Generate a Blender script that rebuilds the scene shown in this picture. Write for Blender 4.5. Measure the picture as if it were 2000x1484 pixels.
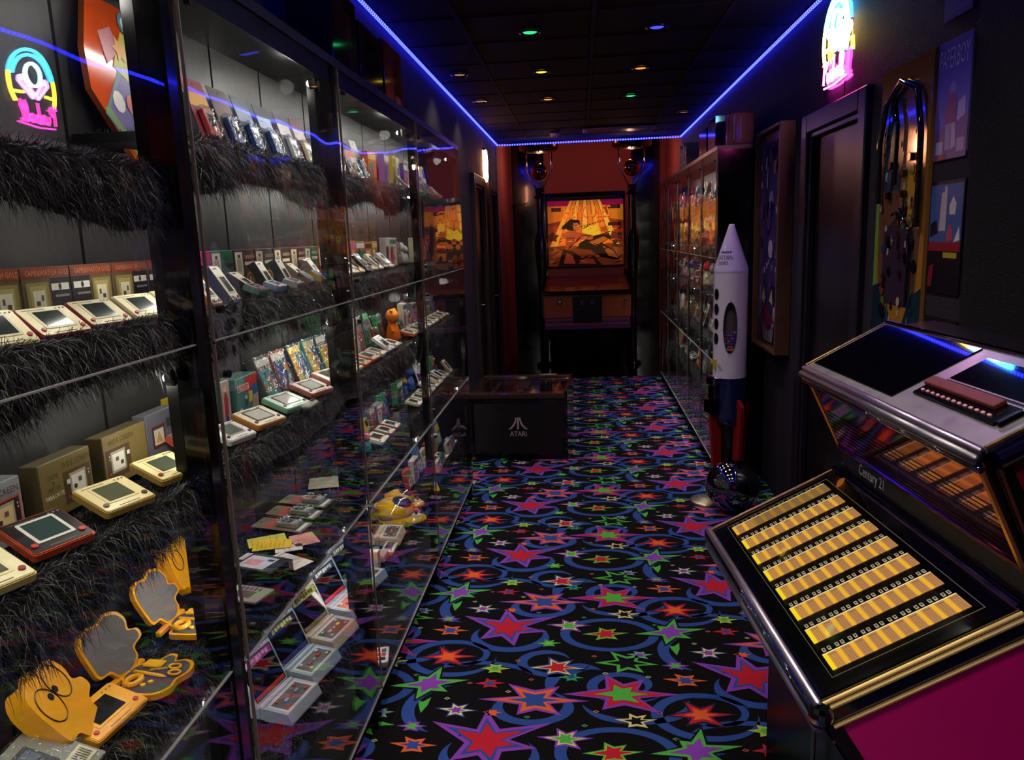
import bpy, math, random
from mathutils import Matrix, Vector
import numpy as np

for o in list(bpy.data.objects):
    bpy.data.objects.remove(o)
S = bpy.context.scene
COL = S.collection
PI = math.pi

# ------------------------------------------------------------------ camera
cam_d = bpy.data.cameras.new('camera')
cam = bpy.data.objects.new('camera', cam_d)
COL.objects.link(cam)
cam_d.sensor_fit = 'HORIZONTAL'
cam_d.sensor_width = 36.0
cam_d.lens = 36.0 * 1495.0 / 2000.0
cam_d.clip_start = 0.02
cam_d.clip_end = 60
_Y = Vector((135.0, -285.0, 1495.0)).normalized()
_r = math.radians(1.1)
_d = Vector((math.sin(_r), math.cos(_r), 0))
_D = (_d - _Y * _d.dot(_Y)).normalized()
_X = _D.cross(_Y)
# rows: camera x, camera y(down), camera fwd expressed in world (X,Y,Z)
cx = Vector((_X[0], _Y[0], -_D[0]))
cdn = Vector((_X[1], _Y[1], -_D[1]))
cfw = Vector((_X[2], _Y[2], -_D[2]))
rot = Matrix((cx, -cdn, -cfw)).transposed()
cam.matrix_world = Matrix.Translation((0, 0, 1.65)) @ rot.to_4x4()
S.camera = cam

# ------------------------------------------------------------------ world, exposure
w = bpy.data.worlds.new('world')
S.world = w
w.use_nodes = True
w.node_tree.nodes['Background'].inputs[0].default_value = (0.004, 0.004, 0.006, 1)
w.node_tree.nodes['Background'].inputs[1].default_value = 1.0
S.view_settings.view_transform = 'Standard'
S.view_settings.look = 'None'
S.view_settings.exposure = 0.0
S.view_settings.gamma = 1.0
S.view_settings.use_curve_mapping = False
S.cycles.transparent_max_bounces = 24
S.cycles.max_bounces = 7
S.cycles.sample_clamp_indirect = 4.0

POWER_PUCK = 0.5        # display case puck lights (W)
POWER_DOWN = 24.0       # ceiling downlights (W)

# ------------------------------------------------------------------ helpers
def lin(c):
    if isinstance(c, str):
        c = c.lstrip('#')
        c = [int(c[i:i + 2], 16) / 255.0 for i in (0, 2, 4)]
        return tuple(x / 12.92 if x <= 0.04045 else ((x + 0.055) / 1.055) ** 2.4 for x in c)
    return tuple(c)

MATS = {}
def new_mat(name):
    m = bpy.data.materials.new(name)
    m.use_nodes = True
    nt = m.node_tree
    for n in list(nt.nodes):
        nt.nodes.remove(n)
    out = nt.nodes.new('ShaderNodeOutputMaterial')
    MATS[name] = m
    return m, nt, out

def attr_mat(name, rough=0.5, metal=0.0, spec=0.5, coat=0.0, noise=40.0, var=0.12, bump=0.0, bscale=200.0, rvar=0.0, sheen=0.0):
    m, nt, out = new_mat(name)
    b = nt.nodes.new('ShaderNodeBsdfPrincipled')
    a = nt.nodes.new('ShaderNodeAttribute'); a.attribute_name = 'col'
    tc = nt.nodes.new('ShaderNodeTexCoord')
    nz = nt.nodes.new('ShaderNodeTexNoise'); nz.inputs['Scale'].default_value = noise; nz.inputs['Detail'].default_value = 3
    nt.links.new(tc.outputs['Object'], nz.inputs['Vector'])
    mr = nt.nodes.new('ShaderNodeMapRange')
    mr.inputs['To Min'].default_value = 1 - var; mr.inputs['To Max'].default_value = 1 + var
    nt.links.new(nz.outputs['Fac'], mr.inputs['Value'])
    mx = nt.nodes.new('ShaderNodeMix'); mx.data_type = 'RGBA'; mx.blend_type = 'MULTIPLY'; mx.inputs[0].default_value = 1.0
    nt.links.new(a.outputs['Color'], mx.inputs[6]); nt.links.new(mr.outputs['Result'], mx.inputs[7])
    nt.links.new(mx.outputs[2], b.inputs['Base Color'])
    b.inputs['Roughness'].default_value = rough
    b.inputs['Metallic'].default_value = metal
    b.inputs['Specular IOR Level'].default_value = spec
    b.inputs['Coat Weight'].default_value = coat
    b.inputs['Coat Roughness'].default_value = 0.05
    if sheen:
        b.inputs['Sheen Weight'].default_value = sheen
    if rvar:
        m2 = nt.nodes.new('ShaderNodeMapRange')
        m2.inputs['To Min'].default_value = max(0.0, rough - rvar); m2.inputs['To Max'].default_value = rough + rvar
        nt.links.new(nz.outputs['Fac'], m2.inputs['Value']); nt.links.new(m2.outputs['Result'], b.inputs['Roughness'])
    if bump:
        n2 = nt.nodes.new('ShaderNodeTexNoise'); n2.inputs['Scale'].default_value = bscale; n2.inputs['Detail'].default_value = 4
        nt.links.new(tc.outputs['Object'], n2.inputs['Vector'])
        bp = nt.nodes.new('ShaderNodeBump'); bp.inputs['Strength'].default_value = bump; bp.inputs['Distance'].default_value = 0.01
        nt.links.new(n2.outputs['Fac'], bp.inputs['Height']); nt.links.new(bp.outputs['Normal'], b.inputs['Normal'])
    nt.links.new(b.outputs[0], out.inputs[0])
    return m

def emit_mat(name, strength):
    m, nt, out = new_mat(name)
    e = nt.nodes.new('ShaderNodeEmission')
    a = nt.nodes.new('ShaderNodeAttribute'); a.attribute_name = 'col'
    nt.links.new(a.outputs['Color'], e.inputs[0]); e.inputs[1].default_value = strength
    nt.links.new(e.outputs[0], out.inputs[0])
    return m

def glow_print_mat(name, strength):
    # backlit translucent print under a glossy sheet
    m, nt, out = new_mat(name)
    b = nt.nodes.new('ShaderNodeBsdfPrincipled')
    a = nt.nodes.new('ShaderNodeAttribute'); a.attribute_name = 'col'
    nt.links.new(a.outputs['Color'], b.inputs['Base Color']); nt.links.new(a.outputs['Color'], b.inputs['Emission Color'])
    b.inputs['Emission Strength'].default_value = strength
    b.inputs['Roughness'].default_value = 0.15
    nt.links.new(b.outputs[0], out.inputs[0])
    return m

def acrylic_mat(name, ior=1.49, tint=(0.96, 0.97, 0.97), rough=0.0, bump=0.0, bscale=2.0, boost=1.0):
    m, nt, out = new_mat(name)
    tr = nt.nodes.new('ShaderNodeBsdfTransparent'); tr.inputs[0].default_value = (*tint, 1)
    gl = nt.nodes.new('ShaderNodeBsdfGlossy'); gl.inputs['Roughness'].default_value = rough
    mix = nt.nodes.new('ShaderNodeMixShader')
    geo = nt.nodes.new('ShaderNodeNewGeometry')
    nrm = geo.outputs['Normal']
    if bump:
        tc = nt.nodes.new('ShaderNodeTexCoord')
        n2 = nt.nodes.new('ShaderNodeTexNoise'); n2.inputs['Scale'].default_value = bscale; n2.inputs['Detail'].default_value = 1.0
        nt.links.new(tc.outputs['Object'], n2.inputs['Vector'])
        bp = nt.nodes.new('ShaderNodeBump'); bp.inputs['Strength'].default_value = bump; bp.inputs['Distance'].default_value = 0.05
        nt.links.new(n2.outputs['Fac'], bp.inputs['Height'])
        nt.links.new(bp.outputs['Normal'], gl.inputs['Normal'])
    # Schlick reflectance, the same from both sides of the sheet
    dt = nt.nodes.new('ShaderNodeVectorMath'); dt.operation = 'DOT_PRODUCT'
    nt.links.new(nrm, dt.inputs[0]); nt.links.new(geo.outputs['Incoming'], dt.inputs[1])
    def mth(op, a_, b_=None, clamp=False):
        n_ = nt.nodes.new('ShaderNodeMath'); n_.operation = op; n_.use_clamp = clamp
        for i_, q_ in enumerate((a_, b_)):
            if q_ is None: continue
            if isinstance(q_, (int, float)): n_.inputs[i_].default_value = q_
            else: nt.links.new(q_, n_.inputs[i_])
        return n_.outputs[0]
    f0 = ((ior - 1) / (ior + 1)) ** 2
    q = mth('POWER', mth('SUBTRACT', 1.0, mth('ABSOLUTE', dt.outputs['Value'])), 5.0)
    q = mth('ADD', mth('MULTIPLY', q, 1 - f0), f0)
    mu = nt.nodes.new('ShaderNodeMath'); mu.operation = 'MULTIPLY'; mu.inputs[1].default_value = boost; mu.use_clamp = True
    nt.links.new(q, mu.inputs[0])
    nt.links.new(mu.outputs[0], mix.inputs[0]); nt.links.new(tr.outputs[0], mix.inputs[1]); nt.links.new(gl.outputs[0], mix.inputs[2])
    nt.links.new(mix.outputs[0], out.inputs[0])
    return m

attr_mat('paper', 0.55, noise=90, var=0.08)
attr_mat('plastic', 0.32, noise=60, var=0.05)
attr_mat('gloss', 0.10, coat=0.6, noise=50, var=0.05)
attr_mat('metal', 0.22, metal=1.0, noise=80, var=0.1, rvar=0.06)
attr_mat('chrome', 0.06, metal=1.0, noise=80, var=0.04)
attr_mat('brass', 0.30, metal=0.55, noise=80, var=0.1)
attr_mat('brushed', 0.34, metal=1.0, noise=25, var=0.14, rvar=0.08)
attr_mat('fabric', 0.9, noise=300, var=0.25, bump=0.25, bscale=600, spec=0.2)
attr_mat('carpet', 0.95, noise=700, var=0.35, bump=0.5, bscale=900, spec=0.12)
attr_mat('fur', 0.42, noise=30, var=0.5, spec=0.6)
attr_mat('wall', 0.75, noise=120, var=0.25, bump=0.6, bscale=160, spec=0.3)
attr_mat('tile', 0.8, noise=200, var=0.3, bump=0.5, bscale=260, spec=0.12)
attr_mat('wood', 0.45, noise=14, var=0.35, bump=0.12, bscale=30, spec=0.4)
attr_mat('blackglass', 0.02, noise=8, var=0.1, coat=0.3)
attr_mat('blackgloss', 0.12, noise=8, var=0.2, coat=0.4, rvar=0.05)
emit_mat('led', 20.0)
emit_mat('led_tape', 7.0)
emit_mat('neon', 30.0)
emit_mat('puck', 10.0)
emit_mat('downlight', 1.6)
emit_mat('post_fill', 12.0)  # fill strips hidden behind the case posts
emit_mat('shelf_fill', 34.0)  # hidden fill bars, added to brighten the case interiors
emit_mat('shelf_fill_far', 60.0)
emit_mat('shelf_fill_right', 75.0)
emit_mat('amber', 1.15)
emit_mat('screen', 0.8)
emit_mat('dim', 0.25)
emit_mat('tag_glow', 0.6)
glow_print_mat('backglass', 0.27)
acrylic_mat('acrylic', bump=0.10, bscale=2.2, boost=1.05)
acrylic_mat('acrylic_wavy', bump=0.35, bscale=3.0, boost=0.8)
acrylic_mat('acrylic_clear', boost=1.0)
acrylic_mat('clear_pack', ior=1.5, tint=(0.93, 0.95, 0.95), bump=0.6, bscale=60, rough=0.06, boost=1.6)
acrylic_mat('window', ior=1.5, tint=(0.75, 0.75, 0.75))

class MB:
    def __init__(s):
        s.v = []; s.f = []; s.c = []; s.T = None
    def _p(s, pts):
        n = len(s.v)
        if s.T is None:
            s.v.extend([tuple(p) for p in pts])
        else:
            s.v.extend([tuple(s.T @ Vector(p)) for p in pts])
        return n
    def poly(s, pts, col):
        n = s._p(pts); s.f.append(tuple(range(n, n + len(pts)))); s.c.append(lin(col)); return s
    def box(s, x0, x1, y0, y1, z0, z1, col, faces=None):
        n = s._p([(x0, y0, z0), (x1, y0, z0), (x1, y1, z0), (x0, y1, z0), (x0, y0, z1), (x1, y0, z1), (x1, y1, z1), (x0, y1, z1)])
        q = [(0, 3, 2, 1), (4, 5, 6, 7), (0, 1, 5, 4), (1, 2, 6, 5), (2, 3, 7, 6), (3, 0, 4, 7)]
        c = lin(col)
        for i, t in enumerate(q):
            s.f.append(tuple(n + k for k in t)); s.c.append(lin(faces[i]) if faces and i in faces else c)
        return s
    def bbox(s, x0, x1, y0, y1, z0, z1, col, b=0.003):
        # box with chamfered edges
        xs = [(x0, x0 + b), (x1, x1 - b)]; ys = [(y0, y0 + b), (y1, y1 - b)]; zs = [(z0, z0 + b), (z1, z1 - b)]
        idx = {}
        pts = []
        for i in (0, 1):
            for j in (0, 1):
                for k in (0, 1):
                    idx[(i, j, k, 0)] = len(pts); pts.append((xs[i][0], ys[j][1], zs[k][1]))
                    idx[(i, j, k, 1)] = len(pts); pts.append((xs[i][1], ys[j][0], zs[k][1]))
                    idx[(i, j, k, 2)] = len(pts); pts.append((xs[i][1], ys[j][1], zs[k][0]))
        n = s._p(pts); c = lin(col)
        def F(*ks):
            s.f.append(tuple(n + idx[k] for k in ks)); s.c.append(c)
        for i in (0, 1):
            F(*[(i, a, b_, 0) for a, b_ in ((0, 0), (1, 0), (1, 1), (0, 1))])
            F(*[(a, i, b_, 1) for a, b_ in ((0, 0), (1, 0), (1, 1), (0, 1))])
            F(*[(a, b_, i, 2) for a, b_ in ((0, 0), (1, 0), (1, 1), (0, 1))])
        for i in (0, 1):
            for j in (0, 1):
                F((i, j, 0, 0), (i, j, 1, 0), (i, j, 1, 1), (i, j, 0, 1))
                F((i, 0, j, 0), (i, 1, j, 0), (i, 1, j, 2), (i, 0, j, 2))
                F((0, i, j, 1), (1, i, j, 1), (1, i, j, 2), (0, i, j, 2))
                for k in (0, 1):
                    F((i, j, k, 0), (i, j, k, 1), (i, j, k, 2))
        return s
    def prism(s, pts, x0, x1, col, side=None):
        # pts are (y, z) outlines, extruded along x from x0 to x1; front = x1
        n = len(pts); a = s._p([(x0, p[0], p[1]) for p in pts] + [(x1, p[0], p[1]) for p in pts])
        c = lin(col); sc = lin(side) if side else c
        s.f.append(tuple(a + i for i in reversed(range(n)))); s.c.append(sc)
        s.f.append(tuple(a + n + i for i in range(n))); s.c.append(c)
        for i in range(n):
            j = (i + 1) % n
            s.f.append((a + i, a + j, a + n + j, a + n + i)); s.c.append(sc)
        return s
    def tube(s, path, r, col, n=8, closed=False, cap=True):
        P = [Vector(p) for p in path]; m = len(P); c = lin(col)
        rs = r if isinstance(r, (list, tuple)) else [r] * m
        base = []
        up = None
        for i in range(m):
            if closed: t = P[(i + 1) % m] - P[i - 1]
            else: t = P[min(i + 1, m - 1)] - P[max(i - 1, 0)]
            if t.length < 1e-9: t = Vector((0, 0, 1))
            t.normalize()
            if up is None:
                up = Vector((0, 0, 1)) if abs(t.z) < 0.9 else Vector((1, 0, 0))
            a = (up - t * up.dot(t))
            if a.length < 1e-6: a = t.orthogonal()
            a.normalize(); b = t.cross(a); up = a
            base.append(s._p([P[i] + (a * math.cos(2 * PI * k / n) + b * math.sin(2 * PI * k / n)) * rs[i] for k in range(n)]))
        for i in range(m if closed else m - 1):
            A = base[i]; B = base[(i + 1) % m]
            for k in range(n):
                l = (k + 1) % n
                s.f.append((A + k, A + l, B + l, B + k)); s.c.append(c)
        if cap and not closed:
            s.f.append(tuple(base[0] + k for k in reversed(range(n)))); s.c.append(c)
            s.f.append(tuple(base[-1] + k for k in range(n))); s.c.append(c)
        return s
    def lathe(s, prof, col, n=24, cx=0, cy=0, cols=None):
        # prof: list of (r, z)
        base = []
        for r, z in prof:
            if r < 1e-6: base.append((s._p([(cx, cy, z)]), 1))
            else: base.append((s._p([(cx + r * math.cos(2 * PI * k / n), cy + r * math.sin(2 * PI * k / n), z) for k in range(n)]), n))
        for i in range(len(prof) - 1):
            A, na = base[i]; B, nb = base[i + 1]; c = lin(cols[i] if cols else col)
            for k in range(n):
                l = (k + 1) % n
                if na == 1 and nb == 1: continue
                if na == 1: s.f.append((A, B + l, B + k))
                elif nb == 1: s.f.append((A + k, A + l, B))
                else: s.f.append((A + k, A + l, B + l, B + k))
                s.c.append(c)
        return s
    def sphere(s, c, r, col, n=16, m=10, sx=1, sy=1, sz=1):
        T0 = s.T
        M = Matrix.Translation(c) @ Matrix.Diagonal((sx, sy, sz, 1))
        s.T = M if T0 is None else T0 @ M
        s.lathe([(r * math.sin(PI * i / m), -r * math.cos(PI * i / m)) for i in range(m + 1)], col, n)
        s.T = T0
        return s
    def mesh(s, name, mat, smooth=False):
        me = bpy.data.meshes.new(name)
        me.from_pydata(s.v, [], s.f)
        a = me.color_attributes.new('col', 'FLOAT_COLOR', 'CORNER')
        cnt = np.array([len(f) for f in s.f])
        cc = np.ones((len(s.c), 4), np.float32); cc[:, :3] = np.array(s.c, np.float32)[:, :3]
        a.data.foreach_set('color', np.repeat(cc, cnt, 0).ravel())
        me.materials.append(MATS[mat])
        if smooth:
            me.polygons.foreach_set('use_smooth', [True] * len(me.polygons))
        me.update()
        return me
    def build(s, name, mat, parent=None, smooth=False, loc=None, rot=None, label=None):
        if not s.f: return None
        return ob(name, s.mesh(name, mat, smooth), parent, loc, rot, label)

def ob(name, me, parent=None, loc=None, rot=None, label=None):
    o = bpy.data.objects.new(name, me); COL.objects.link(o)
    if parent is not None: o.parent = parent
    if loc is not None: o.location = loc
    if rot is not None: o.rotation_euler = rot
    if label: o['label'] = label
    return o

SEEN = {}
def tag(o, label, cat, group=None):
    if label in SEEN and not (group and SEEN[label] == group):
        print('DUPLABEL', label)
    SEEN[label] = group
    o['label'] = label; o['category'] = cat
    if group: o['group'] = group
    return o
def thing(name, label, cat, loc=(0, 0, 0), rot=(0, 0, 0), group=None):
    o = bpy.data.objects.new(name, None); COL.objects.link(o)
    o.empty_display_size = 0.05
    o.location = loc; o.rotation_euler = rot
    return tag(o, label, cat, group)
def struct(o):
    o['kind'] = 'structure'; return o

TXT = {}
def text2d(body, res=2):
    if (body, res) in TXT: return TXT[(body, res)]
    cu = bpy.data.curves.new('t', 'FONT'); cu.body = body; cu.size = 1.0; cu.resolution_u = res; cu.align_x = 'CENTER'; cu.align_y = 'CENTER'
    o = bpy.data.objects.new('t', cu); COL.objects.link(o)
    me = bpy.data.meshes.new_from_object(o)
    vs = np.array([v.co[:2] for v in me.vertices]); fs = [tuple(p.vertices) for p in me.polygons]
    bpy.data.objects.remove(o); bpy.data.curves.remove(cu); bpy.data.meshes.remove(me)
    if len(vs):
        mn = vs.min(0); mx = vs.max(0); vs = (vs - (mn + mx) / 2) / (mx - mn)   # normalised to a unit box
    TXT[(body, res)] = (vs, fs)
    return TXT[(body, res)]
def put_text(mb, body, fn, w, h, col, res=1, shear=0.0, rot=0.0):
    """fn maps (a,b) in metres to a 3D point"""
    vs, fs = text2d(body, res)
    c, s_ = math.cos(rot), math.sin(rot)
    pts = []
    for a, b in vs:
        a, b = a * w + shear * b * h, b * h
        pts.append(fn(a * c - b * s_, a * s_ + b * c))
    n = mb._p(pts); cl = lin(col)
    for f in fs:
        mb.f.append(tuple(n + i for i in f)); mb.c.append(cl)

def rrect(w, h, r, n=3, cy=0.0, cz=0.0):
    pts = []
    for (sx, sy, a0) in ((1, 1, 0), (-1, 1, 90), (-1, -1, 180), (1, -1, 270)):
        for k in range(n + 1):
            a = math.radians(a0 + 90 * k / n)
            pts.append((cy + sx * (w / 2 - r) + r * math.cos(a), cz + sy * (h / 2 - r) + r * math.sin(a)))
    return pts
def circ(cy, cz, r, n=12, ry=None):
    return [(cy + r * math.cos(2 * PI * k / n), cz + (ry or r) * math.sin(2 * PI * k / n)) for k in range(n)]
def rect(a0, a1, b0, b1):
    return [(a0, b0), (a1, b0), (a1, b1), (a0, b1)]
def starpts(cx_, cy_, R, r, n=6, rot=0.0):
    return [(cx_ + (R if k % 2 == 0 else r) * math.cos(rot + PI * k / n), cy_ + (R if k % 2 == 0 else r) * math.sin(rot + PI * k / n)) for k in range(2 * n)]

# ------------------------------------------------------------------ room shell
XL, XR, YB, YF, ZC = -.98, 1.18, -1.7, 9.35, 2.735
YA, ZA = 11.1, 3.05      # back and ceiling of the alcove
rng = random.Random(7)

def build_floor():
    mb = MB()
    mb.poly([(XL, YB, 0), (XR, YB, 0), (XR, 8.87, 0), (XL, 8.87, 0)], '#0d0c10')
    V1 = (0.945, 0.405); V2 = (0.0, 0.753)
    P_, BL, RD, OR, GR, CRM, DK = '#8d45c0', '#31509f', '#c8243a', '#ee6a34', '#56b84e', '#e6dc98', '#10131f'
    YG = '#b4cc46'
    def gen(sz, k, ax=1.0, ay=0.8):
        r = random.Random(k)
        return [(sz * ax * rr * math.cos(math.radians(a + r.uniform(-9, 9))), sz * ay * rr * math.sin(math.radians(a + r.uniform(-9, 9))))
                for a, rr in ((3, 1.05), (52, 0.8), (118, 0.85), (178, 1.05), (236, 0.75), (312, 0.85))]
    stars = [
        ((-.345, 2.265), [(-.205, .10), (-.02, .17), (.215, .105), (.17, -.03), (.04, -.15), (-.11, -.10)], .36, [(P_, 1), (BL, .74), (RD, .56)]),
        ((-.20, 2.50), [(.19, 0), (.085, .085), (-.10, .095), (-.20, 0), (-.055, -.085), (.095, -.085)], .36, [(P_, 1.05), (OR, .86), (BL, .50)]),
        ((.115, 2.545), [(.205, .005), (.085, .095), (-.055, .125), (-.205, -.005), (-.07, -.09), (.125, -.105)], .36, [(P_, 1.05), (RD, .84), (GR, .48)]),
        ((-.565, 2.78), gen(.10, 3, 1.0, .9), .38, [('#30223e', 1.25), (RD, 1), (OR, .58)]),
        ((-.125, 2.715), gen(.10, 4), .38, [(BL, 1.25), (CRM, 1), (RD, .70)]),
        ((.145, 2.755), gen(.12, 15, 1.0, .85), .40, [(GR, 1), (DK, .66)]),
        ((.07, 2.22), gen(.095, 6), .40, [(GR, 1), (YG, .82), (RD, .68)]),
        ((-.605, 2.59), [(.15, .03), (.03, .115), (-.05, .05), (-.15, -.02), (-.03, -.10), (.08, -.05)], .40, [(DK, 1.15), (GR, 1), (P_, .60)]),
        ((.155, 2.39), gen(.07, 8), .40, [(CRM, 1), (DK, .58)]),
        ((-.475, 2.43), gen(.062, 9), .40, [(BL, 1.25), (CRM, 1), (P_, .55)]),
        ((-.59, 2.235), gen(.078, 10), .40, [(OR, 1), (BL, .58)]),
        ((-.365, 2.70), gen(.058, 11), .42, [(YG, 1), (GR, .5)]),
        ((-.375, 2.60), gen(.055, 12), .42, [(RD, 1), (BL, .5)]),
        ((-.085, 2.285), gen(.085, 13), .40, [(P_, 1.1), (CRM, .82), (GR, .58)]),
        ((-.165, 2.14), gen(.05, 14), .42, [(GR, 1), ('#7ad05a', .5)]),
        ((-.07, 2.65), gen(.048, 15), .42, [('#3aa86a', 1), (BL, .4)]),
        ((-.615, 2.335), gen(.052, 16), .42, [(P_, 1), (GR, .6)]),
        ((.20, 2.06), gen(.05, 17), .42, [('#6fb0a0', 1), (P_, .5)]),
        ((-.60, 2.46), [(.02, .045), (-.022, .02), (.0, -.05)], .35, [(GR, 1)]),
        ((-.345, 2.42), gen(.035, 19), .42, [(OR, 1)]),
    ]
    def clampx(p): return (min(max(p[0], XL + .004), XR - .004), min(max(p[1], YB), 8.868))
    def star(c, tips, rho, layers, z0):
        tips = sorted(tips, key=lambda t: math.atan2(t[1], t[0]))
        n = len(tips)
        rmean = sum(math.hypot(*t) for t in tips) / n
        for li, (col, sc) in enumerate(layers):
            pts = []
            for i, t in enumerate(tips):
                a = math.atan2(t[1], t[0]); r = math.hypot(*t)
                b = math.atan2(tips[(i + 1) % n][1], tips[(i + 1) % n][0])
                if b < a: b += 2 * PI
                k = sc if sc <= 1 else sc
                pts.append((c[0] + math.cos(a) * r * k, c[1] + math.sin(a) * r * k))
                m = (a + b) / 2; q = rmean * rho * (0.25 + 0.75 * sc)
                if li == 0: q *= 1.12
                pts.append((c[0] + math.cos(m) * q, c[1] + math.sin(m) * q))
            mb.poly([(*clampx(p), z0 + li * 0.0004) for p in pts], col)
    def arc(c, R, a0, a1, w0, ratio=0.72, grow=0.0, taper=True, z=0.0004, col=BL):
        n = max(8, int(abs(a1 - a0) / 9))
        prev = None
        for i in range(n + 1):
            t = i / n; a = math.radians(a0 + (a1 - a0) * t); r = R * (1 + grow * t)
            wd = w0 * (min(1, 4 * t, 4 * (1 - t)) if taper else 1)
            p = [clampx((c[0] + (r + s * wd / 2) * math.cos(a), c[1] + (r + s * wd / 2) * ratio * math.sin(a))) for s in (-1, 1)]
            if prev:
                mb.poly([(*prev[0], z), (*prev[1], z), (*p[1], z), (*p[0], z)], col)
            prev = p
    dia = [(-.44, 2.29), (-.30, 2.55), (-.22, 2.40), (.02, 2.44), (.24, 2.44), (.22, 2.66), (-.02, 2.36), (.02, 2.80), (-.45, 2.60), (-.52, 2.50), (.28, 2.30), (-.28, 2.76), (-.22, 2.63), (.06, 2.68)]
    for i in range(-3, 4):
        for j in range(-12, 18):
            ox = i * V1[0]; oy = i * V1[1] + j * V2[1]
            if oy < -5.0 or oy > 7.2: continue
            def inb(c): return XL - .15 < c[0] + ox < XR + .15 and YB < c[1] + oy < 8.95
            if inb((-.2, 2.4)) or inb((.2, 2.6)) or inb((-.5, 2.5)):
                o2 = lambda c: (c[0] + ox, c[1] + oy)
                arc(o2((.085, 2.22)), .185, 0, 360, .040, .66, taper=False)
                arc(o2((.40, 2.43)), .165, 20, 365, 0.041, .72, grow=.06)
                arc(o2((.42, 2.45)), .10, 200, 480, .026, .7, grow=.25)
                arc(o2((.13, 2.60)), .075, -60, 330, 0.041, .72, grow=1.0)
                arc(o2((.16, 2.50)), .19, 190, 370, 0.046, .6)
                arc(o2((-.22, 2.46)), .10, 120, 430, 0.046, .70, grow=.55)
                arc(o2((-.15, 2.76)), .075, 20, 350, 0.041, .72, grow=1.05)
                arc(o2((-.33, 2.20)), .15, 150, 395, 0.049, .75)
                arc(o2((-.50, 2.44)), .15, 95, 250, 0.046, .95)
                arc(o2((-.42, 2.62)), .22, 20, 150, 0.046, .55)
                arc(o2((-.02, 2.58)), .13, 60, 200, 0.049, 1.1)
            for c, tips, rho, lay in stars:
                if inb(c): star((c[0] + ox, c[1] + oy), tips, rho, lay, 0.0012)
            for k, c in enumerate(dia):
                if inb(c):
                    x, y = c[0] + ox, c[1] + oy; s_ = .012
                    mb.poly([(*clampx(p), .0009) for p in ((x - s_, y), (x, y - s_ * .7), (x + s_, y), (x, y + s_ * .7))], ('#c85a6a', '#c8c890', '#58a868', '#d87848')[k % 4])
                    mb.poly([(*clampx(p), .0012) for p in ((x - s_ * .5, y), (x, y - s_ * .35), (x + s_ * .5, y), (x, y + s_ * .35))], '#2a2440')
    o = mb.build('floor', 'carpet')
    struct(o)
    m2 = MB(); m2.box(XL, XR, 8.87, YA, -.02, .0, '#050506'); m2.box(XL, XR, YB, 8.87, -.04, -.006, '#050506')
    m2.build('floor_base', 'blackgloss', o)
    m3 = MB(); m3.box(XL, XR, 8.85, 8.89, 0.0, .006, '#6a6a70'); m3.build('edge_strip', 'metal', o)
    return o
build_floor()

def plane_wall(name, boxes, col, mat='wall'):
    mb = MB()
    for b in boxes: mb.box(*b, col)
    return struct(mb.build(name, mat))
WCOL = '#241d2c'
plane_wall('wall_left', [(XL - .06, XL, YB, 7.13, 0, ZC), (XL - .06, XL, 7.83, 8.30, 0, ZC), (XL - .06, XL, 9.0, YF, 0, ZC), (XL - .06, XL, 7.13, 7.83, 2.15, ZC), (XL - .06, XL, 8.30, 9.0, 2.15, ZC)], WCOL)
plane_wall('wall_right', [(XR, XR + .06, YB, 3.42, 0, ZC), (XR, XR + .06, 4.20, YF, 0, ZC), (XR, XR + .06, 3.42, 4.20, 2.12, ZC)], WCOL)
plane_wall('wall_rear', [(XL - .06, XR + .06, YB - .06, YB, 0, ZC)], '#1c1820')
RED = '#a84c46'
wbk = plane_wall('wall_back', [(XL - .06, XR + .06, YA, YA + .06, 0, ZA)], RED)
for (a_, b_, c_) in ((XL + .02, -.50, ZA - .01), (.72, 1.10, ZA - .01), (-.50, .72, 1.15)):
    mb = MB(); mb.box(a_ + .002, b_ - .002, YA - .012, YA - .001, 0, c_, '#0e0506'); mb.build('dark_panel', 'blackgloss', wbk)
plane_wall('wall_alcove_left', [(XL - .06, XL, YF, YA, 0, ZA)], RED)
plane_wall('wall_alcove_right', [(XR, XR + .06, YF, YA, 0, ZA)], RED)
plane_wall('ceiling_alcove', [(XL - .06, XR + .06, YF + .03, YA + .06, ZA, ZA + .05), (XL - .06, XR + .06, YF, YF + .03, ZC, ZA + .05)], '#0a0608')
# black pilaster on the right wall beside the posters
mb = MB(); mb.bbox(XR - .012, XR, 1.1, 2.50, 0, ZC, '#040407', .004); struct(mb.build('trim_1', 'wall'))

def door(name, x, y0, y1, zt, side, frame_col):
    # side +1: right wall (frame proud towards -x), -1: left wall
    s = -side
    slab = MB(); xs = sorted((x + side * .05, x + side * .02)); slab.box(xs[0], xs[1], y0, y1, 0.005, zt, '#07070b')
    d = struct(slab.build(name, 'plastic'))
    f = MB()
    xa, xb = sorted((x + side * .02, x + s * .03))
    w_ = .09
    f.bbox(xa, xb, y0 - w_, y0, 0, zt + w_, frame_col, .006); f.bbox(xa, xb, y1, y1 + w_, 0, zt + w_, frame_col, .006); f.bbox(xa, xb, y0, y1, zt, zt + w_, frame_col, .006)
    xa, xb = sorted((x + side * .02, x + s * .012))
    f.bbox(xa, xb, y0, y0 + .025, 0, zt, frame_col, .004); f.bbox(xa, xb, y1 - .025, y1, 0, zt, frame_col, .004); f.bbox(xa, xb, y0, y1, zt - .025, zt, frame_col, .004)
    f.build('door_frame', 'plastic', d)
    h = MB(); h.tube([(x + s * .0, y0 + .08, 1.02), (x + s * .05, y0 + .08, 1.02), (x + s * .05, y0 + .18, 1.02)], .009, '#8a8a8a'); h.build('door_handle', 'metal', d)
    return d
door('door_1', XR, 3.44, 4.18, 2.11, 1, '#1d1826')
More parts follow.
